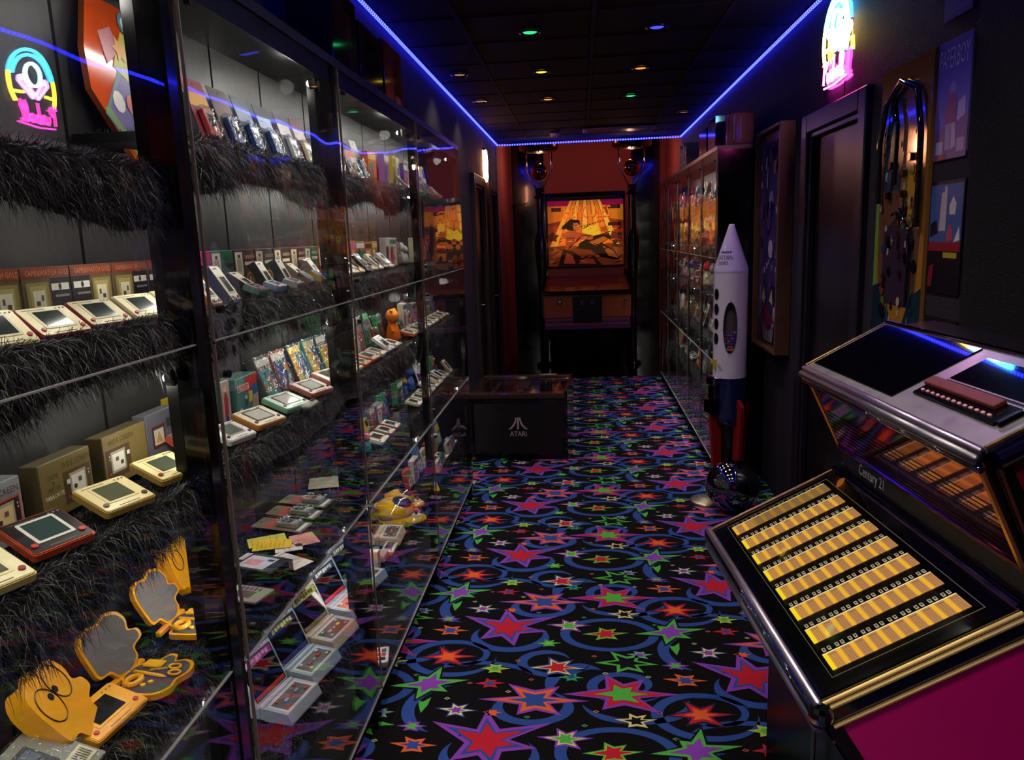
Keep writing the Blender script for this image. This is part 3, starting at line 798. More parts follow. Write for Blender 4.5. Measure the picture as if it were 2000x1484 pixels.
# ------------------------------------------------------------------ low black cabinet with the ATARI name
def atari_cabinet():
    t = thing('cocktail_cabinet', 'low black cabinet with glass top and ATARI emblem on its front', 'game cabinet', (-.495, 5.50, 0), (0, 0, math.radians(-3)))
    m = MB(); m.bbox(-.355, .355, .02, .70, .035, .47, '#0a090a', .006); m.build('body', 'blackgloss', t)
    m = MB(); m.box(-.31, .31, .05, .66, 0, .035, '#030303'); m.build('plinth', 'plastic', t)
    m = MB(); m.box(-.33, .33, .012, .02, .06, .43, '#141012'); fp = m.build('front_panel', 'wood', t)
    m = MB()
    # emblem: three pillars, the outer ones curving outwards
    def strip(f, n=10):
        prev = None
        for i in range(n + 1):
            q = f(i / n)
            if prev: m.poly([(prev[0][0], .0112, prev[0][1]), (prev[1][0], .0112, prev[1][1]), (q[1][0], .0112, q[1][1]), (q[0][0], .0112, q[0][1])], '#b8a8b0')
            prev = q
    zc = .285
    strip(lambda a: ((-.006, zc - .045 + a * .09), (.006, zc - .045 + a * .09)))
    for s_ in (-1, 1):
        def cv(a, s_=s_):
            z = zc + .045 - a * .09
            off = .0105 + .046 * max(0, a) ** 2.6
            wd = .009 + .009 * a
            return ((s_ * off, z), (s_ * (off + wd), z)) if s_ > 0 else ((s_ * (off + wd), z), (s_ * off, z))
        strip(cv, 14)
    m.build('emblem', 'plastic', fp)
    m = MB(); put_text(m, 'ATARI', lambda a, b: (a, .0112, .205 + b), .125, .036, '#b8a8b0', 2); m.build('lettering', 'plastic', fp)
    m = MB(); m.bbox(-.37, .37, -.005, .075, .47, .515, '#3a2620', .008); m.bbox(-.37, .37, .66, .72, .47, .525, '#3a2620', .006); m.bbox(-.37, -.30, .075, .66, .47, .515, '#241a1a', .004); m.bbox(.345, .37, -.005, .72, .03, .53, '#0a0808', .004)
    m.build('top_rim', 'gloss', t)
    m = MB(); m.box(-.30, .345, .075, .66, .47, .478, '#140c0e'); pl = m.build('playfield', 'gloss', t)
    m = MB(); m.box(-.06, .04, .30, .62, .478, .492, '#4a3434'); m.box(-.03, .02, .14, .28, .478, .488, '#6a4c44'); m.build('control_block', 'plastic', pl)
    m = MB(); m.box(-.22, -.20, .12, .60, .478, .49, '#5a3a36'); m.box(.26, .28, .12, .60, .478, .49, '#6a4a30'); m.box(-.22, .28, .59, .61, .478, .49, '#5a3a36'); m.build('rail', 'plastic', pl)
    m = MB(); m.box(-.30, .345, .075, .66, .507, .512, (1, 1, 1)); m.build('glass_top', 'acrylic_clear', t)
    m = MB(); m.bbox(.10, .24, .685, .71, .525, .533, '#d8ccc8', .002); m.build('hinge', 'metal', t)
atari_cabinet()

# ------------------------------------------------------------------ rocket sweet dispenser
def rocket():
    cx_, cy_ = .90, 4.78
    t = thing('rocket_dispenser', 'white rocket-shaped sweet dispenser with red fins and oval window', 'vending machine', (cx_, cy_, 0))
    R = .101
    m = MB(); m.lathe([(R * 1.02, 1.395), (R * 1.02, 1.41), (.018, 1.665), (.016, 1.675), (0, 1.676)], '#cfc6f0', 40); nose = m.build('nose_cone', 'gloss', t, True)
    ang = math.radians(-100)     # direction of the window (faces the camera)
    def on(a, z, r=R): return (r * math.cos(a), r * math.sin(a), z)
    m = MB()
    # shell with an oval opening: grid of quads, skipping the cells inside the oval
    def inside(a, z):
        d = (a - ang + PI) % (2 * PI) - PI
        return (d / .40) ** 2 + ((z - 1.06) / .155) ** 2 < 1
    NA, NZ = 180, 110
    z0, z1 = .75, 1.40
    for i in range(NA):
        for j in range(NZ):
            a0, a1 = 2 * PI * i / NA, 2 * PI * (i + 1) / NA; b0, b1 = z0 + (z1 - z0) * j / NZ, z0 + (z1 - z0) * (j + 1) / NZ
            if inside((a0 + a1) / 2, (b0 + b1) / 2): continue
            m.poly([on(a0, b0), on(a1, b0), on(a1, b1), on(a0, b1)], '#d8d4e4')
    sh = m.build('shell', 'gloss', t)
    m = MB()
    for i in range(40): a0, a1 = 2 * PI * i / 40, 2 * PI * (i + 1) / 40; m.poly([on(a0, .76, R * .60), on(a0, 1.39, R * .60), on(a1, 1.39, R * .60), on(a1, .76, R * .60)], '#6a6060')
    m.build('liner', 'plastic', t)
    m = MB(); pts = []
    for k in range(40):
        q = 2 * PI * k / 40; pts.append(on(ang + .40 * math.cos(q), 1.06 + .155 * math.sin(q), R * 1.0))
    m.tube(pts, .0028, '#38343c', 6, closed=True); m.build('window_gasket', 'plastic', t)
    m = MB(); nn = 12
    for i in range(nn):
        a0 = ang - .40 + .80 * i / nn; a1 = ang - .40 + .80 * (i + 1) / nn
        h0 = .155 * math.sqrt(max(0, 1 - ((a0 - ang) / .40) ** 2)); h1 = .155 * math.sqrt(max(0, 1 - ((a1 - ang) / .40) ** 2))
        m.poly([on(a0, 1.06 - h0, R * .99), on(a1, 1.06 - h1, R * .99), on(a1, 1.06 + h1, R * .99), on(a0, 1.06 + h0, R * .99)], (1, 1, 1))
    m.build('window_pane', 'acrylic_clear', t)
    # gum balls
    rg = random.Random(3); gc = ['#c04050', '#3040a0', '#404060', '#b07050', '#30408a', '#703050', '#305a50', '#c08a60', '#284090']
    gm = {}
    k = 0
    for row in range(7):
        for q in range(9):
            a = ang + (q - 4) * .185 + (row % 2) * .09; z = .925 + row * .017
            rr = R * .90 - .0115 - rg.uniform(0, .003)
            c = gc[rg.randrange(len(gc))]
            if c not in gm:
                g = MB(); g.sphere((0, 0, 0), .0115, c, 10, 7); gm[c] = g.mesh('gumball', 'gloss', True)
            if row == 6 and rg.random() < .5: continue
            o = ob('gumball', gm[c], None, (cx_ + rr * math.cos(a), cy_ + rr * math.sin(a), z))
            cn = ('red', 'blue', 'slate', 'tan', 'navy', 'plum', 'teal', 'peach', 'royal blue')[gc.index(c)]
            tag(o, '%s gumball piled behind the oval rocket window' % cn, 'gumball', '%s gumballs in the rocket window' % cn)
            k += 1
    # portholes down the side
    for z in (1.262, 1.172, 1.082, .992):
        m = MB(); a = ang - .95
        pts = [on(a + .20 * math.cos(2 * PI * q / 20), z + .035 * math.sin(2 * PI * q / 20), R * 1.008) for q in range(20)]
        [m.poly([on(a, z, R * 1.012), pts[q], pts[(q + 1) % 20]], '#141018') for q in range(20)]; ph = m.build('porthole', 'gloss', t)
        m = MB(); m.tube(pts, .002, '#2c2830', 5, closed=True); m.build('porthole_rim', 'plastic', ph)
    for (da, z) in ((0, 1.226), (0, .894), (-.52, 1.05), (.52, 1.05)):
        m = MB(); m.sphere(on(ang + da, z, R), .0028, '#101010', 6, 4); m.build('screw', 'plastic', t)
    # lettering follows the curved surface
    def curved(a_c, zc, rr=None):
        def f(a, b):
            z = zc + b
            r = (rr or (R * 1.02 - (z - 1.41) * .0835 / .255 if z > 1.41 else R)) + .0012
            return (r * math.cos(a_c + a / r), r * math.sin(a_c + a / r), z)
        return f
    m = MB(); put_text(m, 'SATURN', curved(ang - .50, 1.480), .100, .026, '#180c30', 2); put_text(m, '2000', curved(ang - .58, 1.448), .065, .024, '#180c30', 2); [m.poly([curved(ang - .45, 1.512)(a, b) for a, b in rect(-.036 + .012 * q, -.027 + .012 * q, -.006, .004 + .003 * (q % 2))], '#3a1c50') for q in range(6)]
    m.build('lettering', 'plastic', nose)
    m = MB(); put_text(m, 'OFF!', curved(ang - .62, .815), .05, .018, '#1c1430', 2, rot=-.9); m.build('lettering', 'plastic', sh)
    m = MB(); m.box(-.004, .004, -.012, .012, -.03, .03, '#c8a838'); m.build('lever', 'plastic', t, loc=on(ang - 1.0, .835, R * 1.04), rot=(0, 0, ang - 1.0))
    # blue band, dispenser spout, stand and fins
    m = MB(); m.lathe([(R * .985, .755), (R * .985, .50), (R * .93, .455), (R * .5, .45), (0, .45)], '#141f4a', 36); m.build('blue_band', 'gloss', t, True)
    m = MB(); m.lathe([(R * .62, .45), (R * .62, .04), (R * 1.3, .03), (R * 1.3, .0), (0, 0)], '#050506', 28); m.build('stand', 'plastic', t)
    m = MB(); d = ang - 1.05
    m.T = Matrix.Rotation(d, 4, 'Z')
    m.bbox(R * .9, R + .035, -.05, .05, .70, .76, '#a8a0a8', .01); m.bbox(R * .9, R + .025, -.04, .04, .61, .70, '#807880', .008); m.bbox(R * .9, R + .05, -.05, .05, .52, .61, '#1a1620', .012)
    m.build('spout', 'chrome', t)
    for q, aa in enumerate((ang - .95, ang + .62, ang + 2.2, ang + 3.6)):
        m = MB(); m.T = Matrix.Rotation(aa, 4, 'Z') @ Matrix.Rotation(PI / 2, 4, 'Z') @ Matrix.Rotation(0, 4, 'X')
        # fin outline in (y = -radial, z)
        out = [(-R * .55, .66), (-R - .040, .575), (-R - .042, .545), (-R - .005, .06), (-R * .62, .04), (-R * .60, .40)]
        m.prism(out, -.012, .012, '#8a1a1c'); m.build('fin', 'plastic', t)
rocket()

# ------------------------------------------------------------------ mirror ball and floor disc
t = thing('mirror_ball', 'black chrome ball on the carpet reflecting the coloured lights', 'ball', (.86, 4.42, 0))
m = MB(); m.sphere((0, 0, .158), .156, '#8a8a94', 64, 40); m.build('globe', 'chrome', t, True)
m = MB(); m.lathe([(.05, .0), (.05, .012), (.035, .016), (0, .016)], '#101010', 20); m.build('foot_ring', 'plastic', t)
t = thing('round_base', 'pale round metal base plate on the carpet beside the chrome ball', 'base', (.735, 4.575, 0))
m = MB(); m.lathe([(.10, .0), (.10, .012), (.09, .02), (.02, .024), (0, .024)], '#a89c88', 36); m.build('plate', 'brushed', t, True)
m = MB(); m.tube([(.03, .02, .02), (.03, .02, .06)], .012, '#202020', 10); m.build('stub_pole', 'plastic', t)

# ------------------------------------------------------------------ giant pinball machine in the red alcove
def pinball():
    t = thing('pinball_machine', 'giant pinball machine with orange HERCULES backglass before the far wall', 'pinball machine', (.055, 8.95, 0))
    W = .505
    C1, C2 = '#b0562a', '#5a2c6a'
    m = MB()
    # cabinet: sloping top
    for (y0, y1, a, b) in ((.0, .80, .99, 1.13),):
        pr = [(y0, .56), (y1, .62), (y1, b), (y0, a)]
        n = m._p([(-W, p[0], p[1]) for p in pr] + [(W, p[0], p[1]) for p in pr])
        for f in ((0, 1, 2, 3), (7, 6, 5, 4), (0, 4, 5, 1), (1, 5, 6, 2), (2, 6, 7, 3), (3, 7, 4, 0)):
            m.f.append(tuple(n + k for k in f)); m.c.append(lin(C1))
    cab = m.build('cabinet', 'plastic', t)
    m = MB(); m.box(-W + .002, W - .002, -.004, 0, .565, .985, C1)
    m.box(-W + .002, W - .002, -.006, -.003, .68, .70, C2); m.box(-W + .002, W - .002, -.006, -.003, .625, .665, C2); m.box(-W + .002, W - .002, -.006, -.003, .562, .61, C2)
    m.build('front_stripes', 'plastic', cab)
    m = MB(); m.bbox(-W - .01, W + .01, -.03, .03, .955, 1.005, '#38201c', .008); m.build('lock_bar', 'metal', cab)
    for s_ in (-1, 1):
        n = MB(); n.tube([(s_ * (W - .012), .0, 1.0), (s_ * (W - .012), .80, 1.14)], .014, '#3c2420'); n.build('side_rail', 'metal', cab)
    m = MB(); m.poly([(-W + .03, .03, .985), (W - .03, .03, .985), (W - .03, .76, 1.11), (-W + .03, .76, 1.11)], '#8a4020'); pf = m.build('playfield', 'gloss', cab)
    m = MB(); r_ = random.Random(5)
    for k in range(26):
        x, y = r_.uniform(-.42, .42), r_.uniform(.08, .70); q = r_.uniform(.02, .06); z = .985 + .125 * (y - .03) / .73 + .002 + k * .0001
        m.poly([(x + a, y + b, z + b * .171) for a, b in circ(0, 0, q, 8)], ('#c88838', '#5a1c18', '#a05a8a', '#d8b060', '#3a2018')[k % 5])
    m.build('playfield_art', 'plastic', pf)
    m = MB(); m.poly([(-W + .02, .02, 1.0), (W - .02, .02, 1.0), (W - .02, .78, 1.135), (-W + .02, .78, 1.135)], (1, 1, 1)); m.build('glass', 'acrylic_clear', cab)
    m = MB(); m.box(-.17, .17, -.012, -.004, .63, .94, '#0a0a0c'); cd = m.build('coin_door', 'plastic', cab)
    for x in (-.06, .06):
        m = MB(); m.box(x - .018, x + .018, -.016, -.012, .84, .89, '#707078'); m.build('coin_slot', 'metal', cd)
    m = MB(); m.tube([(-.32, -.03, .885), (-.32, .0, .885)], .030, '#201818', 16); m.build('start_button', 'plastic', cab)
    m = MB(); m.tube([(-.32, -.034, .885), (-.32, -.028, .885)], .018, '#d8c0b0', 16); m.build('button_cap', 'plastic', cab)
    m = MB(); m.tube([(.44, -.05, .895), (.44, .0, .895)], [.016, .010], '#b8b0b0', 12); m.sphere((.44, -.055, .895), .02, '#c8c0c0', 10, 8); m.build('plunger', 'metal', cab)
    for x in (-W + .0, W - .0):
        for y in (.02, .74):
            m = MB(); m.tube([(x, y, .70), (x * 1.02, y - .01, .02)], [.03, .02], '#4a4040', 8); m.lathe([(.03, 0), (.03, .015), (.012, .03)], '#303030', 10, x * 1.02, y - .01); m.build('leg', 'metal', t)
    # backbox
    m = MB(); m.bbox(-.475, .475, .80, 1.08, 1.10, 2.14, '#160d0c', .01); bb = m.build('backbox', 'plastic', t)
    m = MB(); m.bbox(-.47, .47, .785, .80, 1.13, 1.245, '#b0502a', .004); m.build('speaker_board', 'plastic', bb)
    for (a, b, c, d) in ((-.49, .49, 2.095, 2.155), (-.49, .49, 1.235, 1.26), (-.49, -.465, 1.235, 2.155), (.465, .49, 1.235, 2.155)):
        m = MB(); m.bbox(a, b, .77, .80, c, d, '#2a1814', .004); m.build('frame', 'gloss', bb)
    # backlit glass: layered flat print
    m = MB(); x0, x1, z0, z1 = -.465, .465, 1.262, 2.06
    def q(a, b, k): return (x0 + (x1 - x0) * a, .795 - k * .0006, z0 + (z1 - z0) * b)
    def pl(pts, col, k): m.poly([q(a, b, k) for a, b in pts], col)
    pl(rect(0, 1, 0, 1), '#a83c1c', 0)
    pl([(0, .92), (1, .92), (1, 1), (0, 1)], '#b01848', 1); pl([(0, .66), (.3, .72), (.3, .92), (0, .92)], '#e07a18', 1); pl([(.8, .72), (1, .68), (1, .92), (.8, .92)], '#e08a18', 1)
    pl([(0, .62), (1, .60), (1, .68), (.55, .66), (.3, .72), (0, .66)], '#8a3018', 2)
    rc = ['#ffb438', '#ff8a28', '#ffd048', '#f07a20', '#ffc850', '#f09028']
    for k in range(9):
        a0 = .20 + k * .055; b0 = .02 + k * .105
        pl([(.30 + k * .045, 1), (.335 + k * .045, 1), (b0 + .10, .30), (b0, .30)], rc[k % 6], 3)
    pl([(.45, .60), (.65, .62), (.72, .40), (.50, .42)], '#f0e030', 4)
    pl(rect(.05, .18, .84, .90), '#3a0c18', 4); pl(rect(.80, .96, .86, .92), '#3a0c18', 4); pl(rect(.80, .97, .60, .65), '#30100c', 4)
    put_text(m, 'HERCULES', lambda a, b: q(.53 + a / .93, .82 + b / .8, 5), .58, .145, '#7a2008', 2)
    put_text(m, 'HERCULES', lambda a, b: q(.526 + a / .93, .826 + b / .8, 6), .575, .14, '#ff9a30', 2)
    # ground, rocks and two plain struggling silhouettes
    pl([(0, 0), (1, 0), (1, .30), (.8, .34), (.6, .26), (.3, .32), (0, .30)], '#7a3414', 5)
    for a, b, s_, c in ((.06, .45, .09, '#5a2010'), (.9, .42, .12, '#6a2c14'), (.93, .2, .1, '#9a5020'), (.1, .2, .1, '#a04a20'), (.75, .55, .06, '#b05a20')):
        pl(starpts(a, b, s_, s_ * .6, 5, a * 5), c, 6)
    pl([(.20, .62), (.30, .72), (.42, .70), (.44, .60), (.36, .53), (.27, .55)], '#18080a', 7)                  # dark hair
    pl([(.34, .66), (.40, .66), (.43, .60), (.40, .54), (.34, .55)], '#c06a40', 8)                             # face
    pl([(.18, .50), (.30, .54), (.46, .50), (.60, .46), (.60, .40), (.44, .40), (.30, .42), (.20, .42)], '#b8582c', 8)   # arms
    pl([(.24, .44), (.36, .44), (.34, .28), (.22, .22)], '#a84c28', 8)
    pl([(.40, .34), (.56, .44), (.80, .50), (.84, .42), (.72, .34), (.88, .22), (.96, .06), (.70, .12), (.56, .24), (.42, .26)], '#180a0c', 7)
    pl([(.55, .36), (.74, .44), (.80, .40), (.66, .32)], '#b86a28', 8); pl([(.72, .30), (.86, .22), (.94, .10), (.80, .14)], '#a85a24', 8)
    pl([(.12, .0), (.20, .26), (.34, .22), (.46, .10), (.60, .14), (.72, .0)], '#2a0e0c', 9); pl([(.20, .04), (.24, .20), (.32, .16), (.36, .03)], '#a04020', 10); pl([(.40, .03), (.46, .11), (.60, .10), (.64, .02)], '#8a3820', 10)
    rr = random.Random(21)
    for k in range(70):
        a, b = rr.uniform(.03, .97), rr.uniform(.03, .62); l = rr.uniform(.02, .09); an = rr.uniform(-.6, .9); wd = rr.uniform(.003, .008)
        dx, dy = l * math.cos(an), l * math.sin(an)
        P4 = [(a - dx, b - dy), (a + wd, b - wd), (a + dx, b + dy), (a - wd, b + wd * 1.5)]
        pl([(min(max(u, .005), .995), min(max(v, .005), .995)) for u, v in P4], rr.choice(['#1a0a08', '#2c100a', '#c8742c', '#e09a3c', '#140608']), 11 + k * .05)
    for k in range(9): pl([(.44 + k * .035, .60 + k * .010), (.455 + k * .035, .612 + k * .010), (.468 + k * .035, .602 + k * .010), (.453 + k * .035, .590 + k * .010)], '#241008', 12)
    pl([(.18, .60), (.24, .66), (.30, .64), (.26, .58), (.20, .56)], '#12070a', 12); pl([(.36, .62), (.385, .625), (.385, .612), (.362, .607)], '#1a0a08', 15)
    m.build('backglass', 'backglass', bb)
    ld = bpy.data.lights.new('backglass_lamp', 'AREA'); ld.shape = 'RECTANGLE'; ld.size = .8; ld.size_y = .6; ld.energy = .8; ld.color = (1, .5, .15)
    lo = bpy.data.objects.new('backglass_lamp', ld); COL.objects.link(lo); lo.parent = bb; lo.location = (0, .74, 1.7); lo.rotation_euler = (PI / 2, 0, 0)
pinball()

def torch(x, label):
    y = 9.72
    t = thing('pillar_lamp', label, 'lamp', (x, y, 0))
    m = MB(); m.lathe([(.10, 0), (.10, .03), (.05, .06), (.05, 1.0), (.085, 1.55), (.05, 1.70), (.045, 2.10)], '#0c0808', 24); m.build('post', 'blackgloss', t, True)
    m = MB(); m.lathe([(.06, 2.10), (.075, 2.11), (.075, 2.125), (.055, 2.13), (.055, 2.20), (.06, 2.21), (.04, 2.225), (0, 2.225)], '#3a2018', 20); m.build('collar', 'metal', t, True)
    m = MB(); m.sphere((0, 0, 2.42), .10, '#9a5030', 28, 18); m.build('copper_globe', 'chrome', t, True)
    m = MB(); m.tube([(0, 0, 2.52), (0, 0, 2.64)], .012, '#5a3a20', 10); m.build('stem', 'metal', t)
    for s_ in (-1, 1):
        m = MB(); m.tube([(s_ * .035, 0, 2.21), (s_ * .10, 0, 2.33), (s_ * .15, 0, 2.42), (s_ * .155, 0, 2.48), (s_ * .155, 0, 2.66)], .009, '#a08060', 10); m.build('arm', 'metal', t, True)
    m = MB(); m.lathe([(.24, 2.75), (.24, 2.68), (.20, 2.655), (.05, 2.65), (0, 2.65)], '#6a4a20', 36); m.build('brass_cap', 'metal', t, True)
    m = MB(); m.tube([(0, 0, 2.74), (0, 0, 3.05)], .05, '#201410', 12); m.build('ceiling_rod', 'metal', t)
    m = MB(); m.lathe([(.025, 2.648), (.02, 2.635), (0, 2.632)], (1, .8, .5), 12); m.build('bulb', 'screen', t)
    ld = bpy.data.lights.new('pillar_bulb', 'POINT'); ld.energy = 5.5; ld.color = (1, .52, .34); ld.shadow_soft_size = .03
    lo = bpy.data.objects.new('pillar_bulb', ld); COL.objects.link(lo); lo.parent = t; lo.location = (0, .22, 2.56)
torch(-.50, 'pillar lamp with copper globe left of the giant pinball machine')
torch(.63, 'pillar lamp with copper globe right of the giant pinball machine')
t = thing('wall_shelf', 'small dark curved shelf on the far wall left of the pillar lamp', 'shelf', (-.86, 11.09, 2.10))
m = MB(); m.T = Matrix.Rotation(-.16, 4, 'Y'); m.prism([(-.10, -.01), (0, -.012), (0, .012), (-.10, .006)], -.10, .12, '#241012'); m.build('board', 'gloss', t)
m = MB(); m.tube([(-.08, -.01, -.02), (-.08, -.01, -.7)], .01, '#0c0606', 8); m.build('bracket', 'metal', t)

# ------------------------------------------------------------------ neon signs
def neon_pinball(loc, rotz, sc, label):
    t = thing('neon_sign', label, 'neon sign', loc, (0, 0, rotz))
    # local: sign in the x-z plane, facing -y
    CY, YE, PK, VI, WH = (.05, .55, 1.0), (1.0, .75, .05), (1.0, .04, .45), (.75, .35, 1.0), (.55, .85, 1.0)
    def arcp(cx_, cz, r, a0, a1, n=28, rz=None): return [(cx_ + r * math.cos(math.radians(a0 + (a1 - a0) * k / n)), 0, cz + (rz or r) * math.sin(math.radians(a0 + (a1 - a0) * k / n))) for k in range(n + 1)]
    def tb(pts, col, name='neon_tube', r=.0075, off=-.02):
        m = MB(); m.tube([(p[0] * sc, off, p[2] * sc) for p in pts], r, col, 8); return m.build(name, 'neon', t, True)
    tb(arcp(0, .04, .20, 18, 162, rz=.21), CY); tb(arcp(0, .04, .172, 20, 160, rz=.182), CY)
    tb(arcp(0, .04, .20, 18, -28, 10, rz=.21), YE); tb(arcp(0, .04, .20, 162, 208, 10, rz=.21), YE)
    tb([(.172, 0, .0), (.10, 0, .005)], YE); tb([(-.172, 0, .0), (-.10, 0, .005)], YE)
    tb(arcp(0, .115, .062, 0, 360, 28), WH)
    for s_ in (-1, 1):
        tb([(s_ * .125, 0, .07), (s_ * .02, 0, -.02), (s_ * .005, 0, .0), (s_ * .10, 0, .10), (s_ * .125, 0, .07)], VI)
        tb(arcp(s_ * .112, .083, .012, 0, 360, 12), VI, r=.005)
    # script lettering "Pinball"
    L = {'P': [[(0, 0), (.012, .11)], [(-.012, .09), (.01, .112), (.045, .10), (.045, .07), (.012, .052)]],
         'i': [[(0, .05), (-.002, .015), (.008, 0), (.024, .014)], [(.006, .082), (.009, .088)]],
         'n': [[(0, 0), (.006, .052)], [(.004, .03), (.022, .054), (.032, .04), (.028, .008), (.036, 0), (.048, .014)]],
         'b': [[(.012, .115), (0, .03), (.008, 0), (.026, .004), (.034, .03), (.022, .05), (.006, .034)]],
         'a': [[(.034, .042), (.018, .052), (.002, .03), (.006, .004), (.02, .002), (.034, .03)], [(.036, .05), (.034, .012), (.046, .008)]],
         'l': [[(0, .03), (.02, .09), (.014, .115), (.004, .09), (.006, .012), (.016, 0), (.028, .014)]]}
    x = -.165
    for ch, adv in (('P', .06), ('i', .032), ('n', .052), ('b', .046), ('a', .052), ('l', .034), ('l', .034)):
        for st in L[ch]: tb([((x + a) * 1.12, 0, b * 1.15 - .175) for a, b in st], PK, 'neon_letter', .0048)
        x += adv
    tb([(-.17, 0, -.195), (0, 0, -.20), (.19, 0, -.185)], PK, 'neon_letter', .0045)
    m = MB(); pts = [(a * sc, b * sc) for a, b in [(-.23, -.22), (.24, -.21), (.25, -.06), (.22, .05), (.19, .16), (.10, .255), (0, .275), (-.10, .255), (-.19, .16), (-.22, .05), (-.24, -.06)]]
    n = len(pts)
    a = m._p([(p[0], -.008, p[1]) for p in pts] + [(p[0], -.003, p[1]) for p in pts]); c = (.5, .5, .5)
    m.f.append(tuple(a + i for i in range(n))); m.c.append(c); m.f.append(tuple(a + n + i for i in reversed(range(n)))); m.c.append(c)
    for i in range(n): j = (i + 1) % n; m.f.append((a + i, a + n + i, a + n + j, a + j)); m.c.append(c)
    m.build('backing_sheet', 'acrylic_clear', t)
    m = MB(); m.tube([(.12 * sc, -.005, -.2 * sc), (.13 * sc, -.006, -.26 * sc), (.10 * sc, -.006, -.31 * sc)], .003, '#08080a', 6); m.build('cable', 'plastic', t)
    return t
neon_pinball((XR - .002, 3.79, 2.445), -PI / 2, .84, 'blue and pink neon pinball sign with flippers above the dark right-hand door')
t = thing('neon_sign', 'small orange glowing neon sign on the left wall above the far doors', 'neon sign', (XL + .004, 8.06, 2.37), (0, 0, PI / 2))
m = MB(); pts = [(.075 * math.cos(2 * PI * k / 24) * (1 + .18 * math.sin(6 * PI * k / 12)), -.02, .15 * math.sin(2 * PI * k / 24)) for k in range(24)]
m.tube(pts, .012, (1, .35, .15), 8, closed=True); m.build('neon_tube', 'neon', t, True)
m = MB(); m.tube([(-.03, -.02, -.08), (.03, -.02, .0), (-.03, -.02, .08)], .012, (1, .6, .4), 8); m.build('neon_tube', 'neon', t, True)
m = MB(); m.prism([(-.12, -.18), (.12, -.18), (.12, .18), (-.12, .18)], -.004, .0, (.5, .5, .5)); m.build('backing_sheet', 'acrylic_clear', t, rot=(0, 0, PI / 2))

# ------------------------------------------------------------------ flat things on the right wall
def wallpanel(name, label, cat, y0, y1, z0, z1, th, edge, polys, texts=(), mat='gloss', frame=None, round_=None):
    """art coordinates a,b in 0..1; a runs from the far end to the near end (left to right as seen)"""
    y0, y1, z0, z1 = y0 * .9, y1 * .9, 1.65 + .9 * (z0 - 1.65), 1.65 + .9 * (z1 - 1.65)
    t = thing(name, label, cat, (XR - .001, (y0 + y1) / 2, z0))
    W_, H_ = y1 - y0, z1 - z0
    def q(a, b, k): return (-th - .0004 - .00012 * k, W_ / 2 - a * W_, b * H_)
    m = MB()
    out = [(-p[0], p[1]) for p in rrect(W_, H_, round_ or .004, 3, 0, H_ / 2)]
    m.prism([(p[0], p[1]) for p in out], -th, 0, edge); m.build('board', 'plastic', t)
    m = MB()
    for k, (pts, col) in enumerate(polys): m.poly([q(a, b, k) for a, b in pts], col)
    for (s_, a, b, w_, h_, col) in texts: put_text(m, s_, lambda u, v, a=a, b=b: q(a + u, b + v, len(polys) + 2), w_, h_, col, 2)
    m.build('print', mat, t)
    if frame:
        for (ya, yb, za, zb) in ((-W_ / 2 - .02, -W_ / 2, -.02, H_ + .02), (W_ / 2, W_ / 2 + .02, -.02, H_ + .02), (-W_ / 2, W_ / 2, -.02, 0), (-W_ / 2, W_ / 2, H_, H_ + .02)):
            n = MB(); n.bbox(-th - .03, 0, ya, yb, za, zb, frame, .003); n.build('frame', 'wood', t)
    return t
r_ = random.Random(12)
def scatter(n, cols, smin=.03, smax=.12, ar=.5, a0=0., a1=1., b0=0., b1=1.):
    out = []
    for k in range(n):
        a, b, s_ = r_.uniform(a0 + smax / 2, a1 - smax / 2), r_.uniform(b0 + smax / 3, b1 - smax / 3), r_.uniform(smin, smax)
        kind = r_.random()
        if kind < .4: p = [(a + x, b + y * ar) for x, y in circ(0, 0, s_ / 2, 8)]
        elif kind < .7: p = [(a + x, b + y * ar) for x, y in starpts(0, 0, s_ / 2, s_ / 5, 5, r_.uniform(0, 6))]
        else:
            w_ = s_ * r_.uniform(.15, .5); p = [(a - w_ / 2, b - s_ / 2 * ar), (a + w_ / 2, b - s_ / 2 * ar), (a + w_, b + s_ / 2 * ar), (a, b + s_ / 2 * ar)]
        p = [(min(max(x, a0), a1), min(max(y, b0), b1)) for x, y in p]
        out.append((p, r_.choice(cols)))
    return out
# framed narrow playfield beside the door
wallpanel('framed_playfield', 'tall narrow framed pinball playfield on the right wall beyond the door', 'picture', 5.00, 5.62, .86, 2.26, .055, '#7a5a40',
          [(rect(0, 1, 0, 1), '#241a3c'), (rect(.05, .95, .12, .97), '#4a3a78'), ([(.3, .02), (.7, .02), (.8, .14), (.2, .14)], '#8a7a90')] + scatter(60, ['#8a7ac0', '#c8b8e0', '#2a1c48', '#6a3a8a', '#a8685a', '#14102a', '#c0a0c8'], .05, .22, .45) +
          [([(.2, .13), (.5, .20), (.8, .13), (.5, .08)], '#7a2a4a'), ([(.25, .22), (.35, .28), (.4, .20)], '#d8c890'), ([(.6, .22), (.7, .28), (.75, .20)], '#d8c890')], frame='#5c4030')
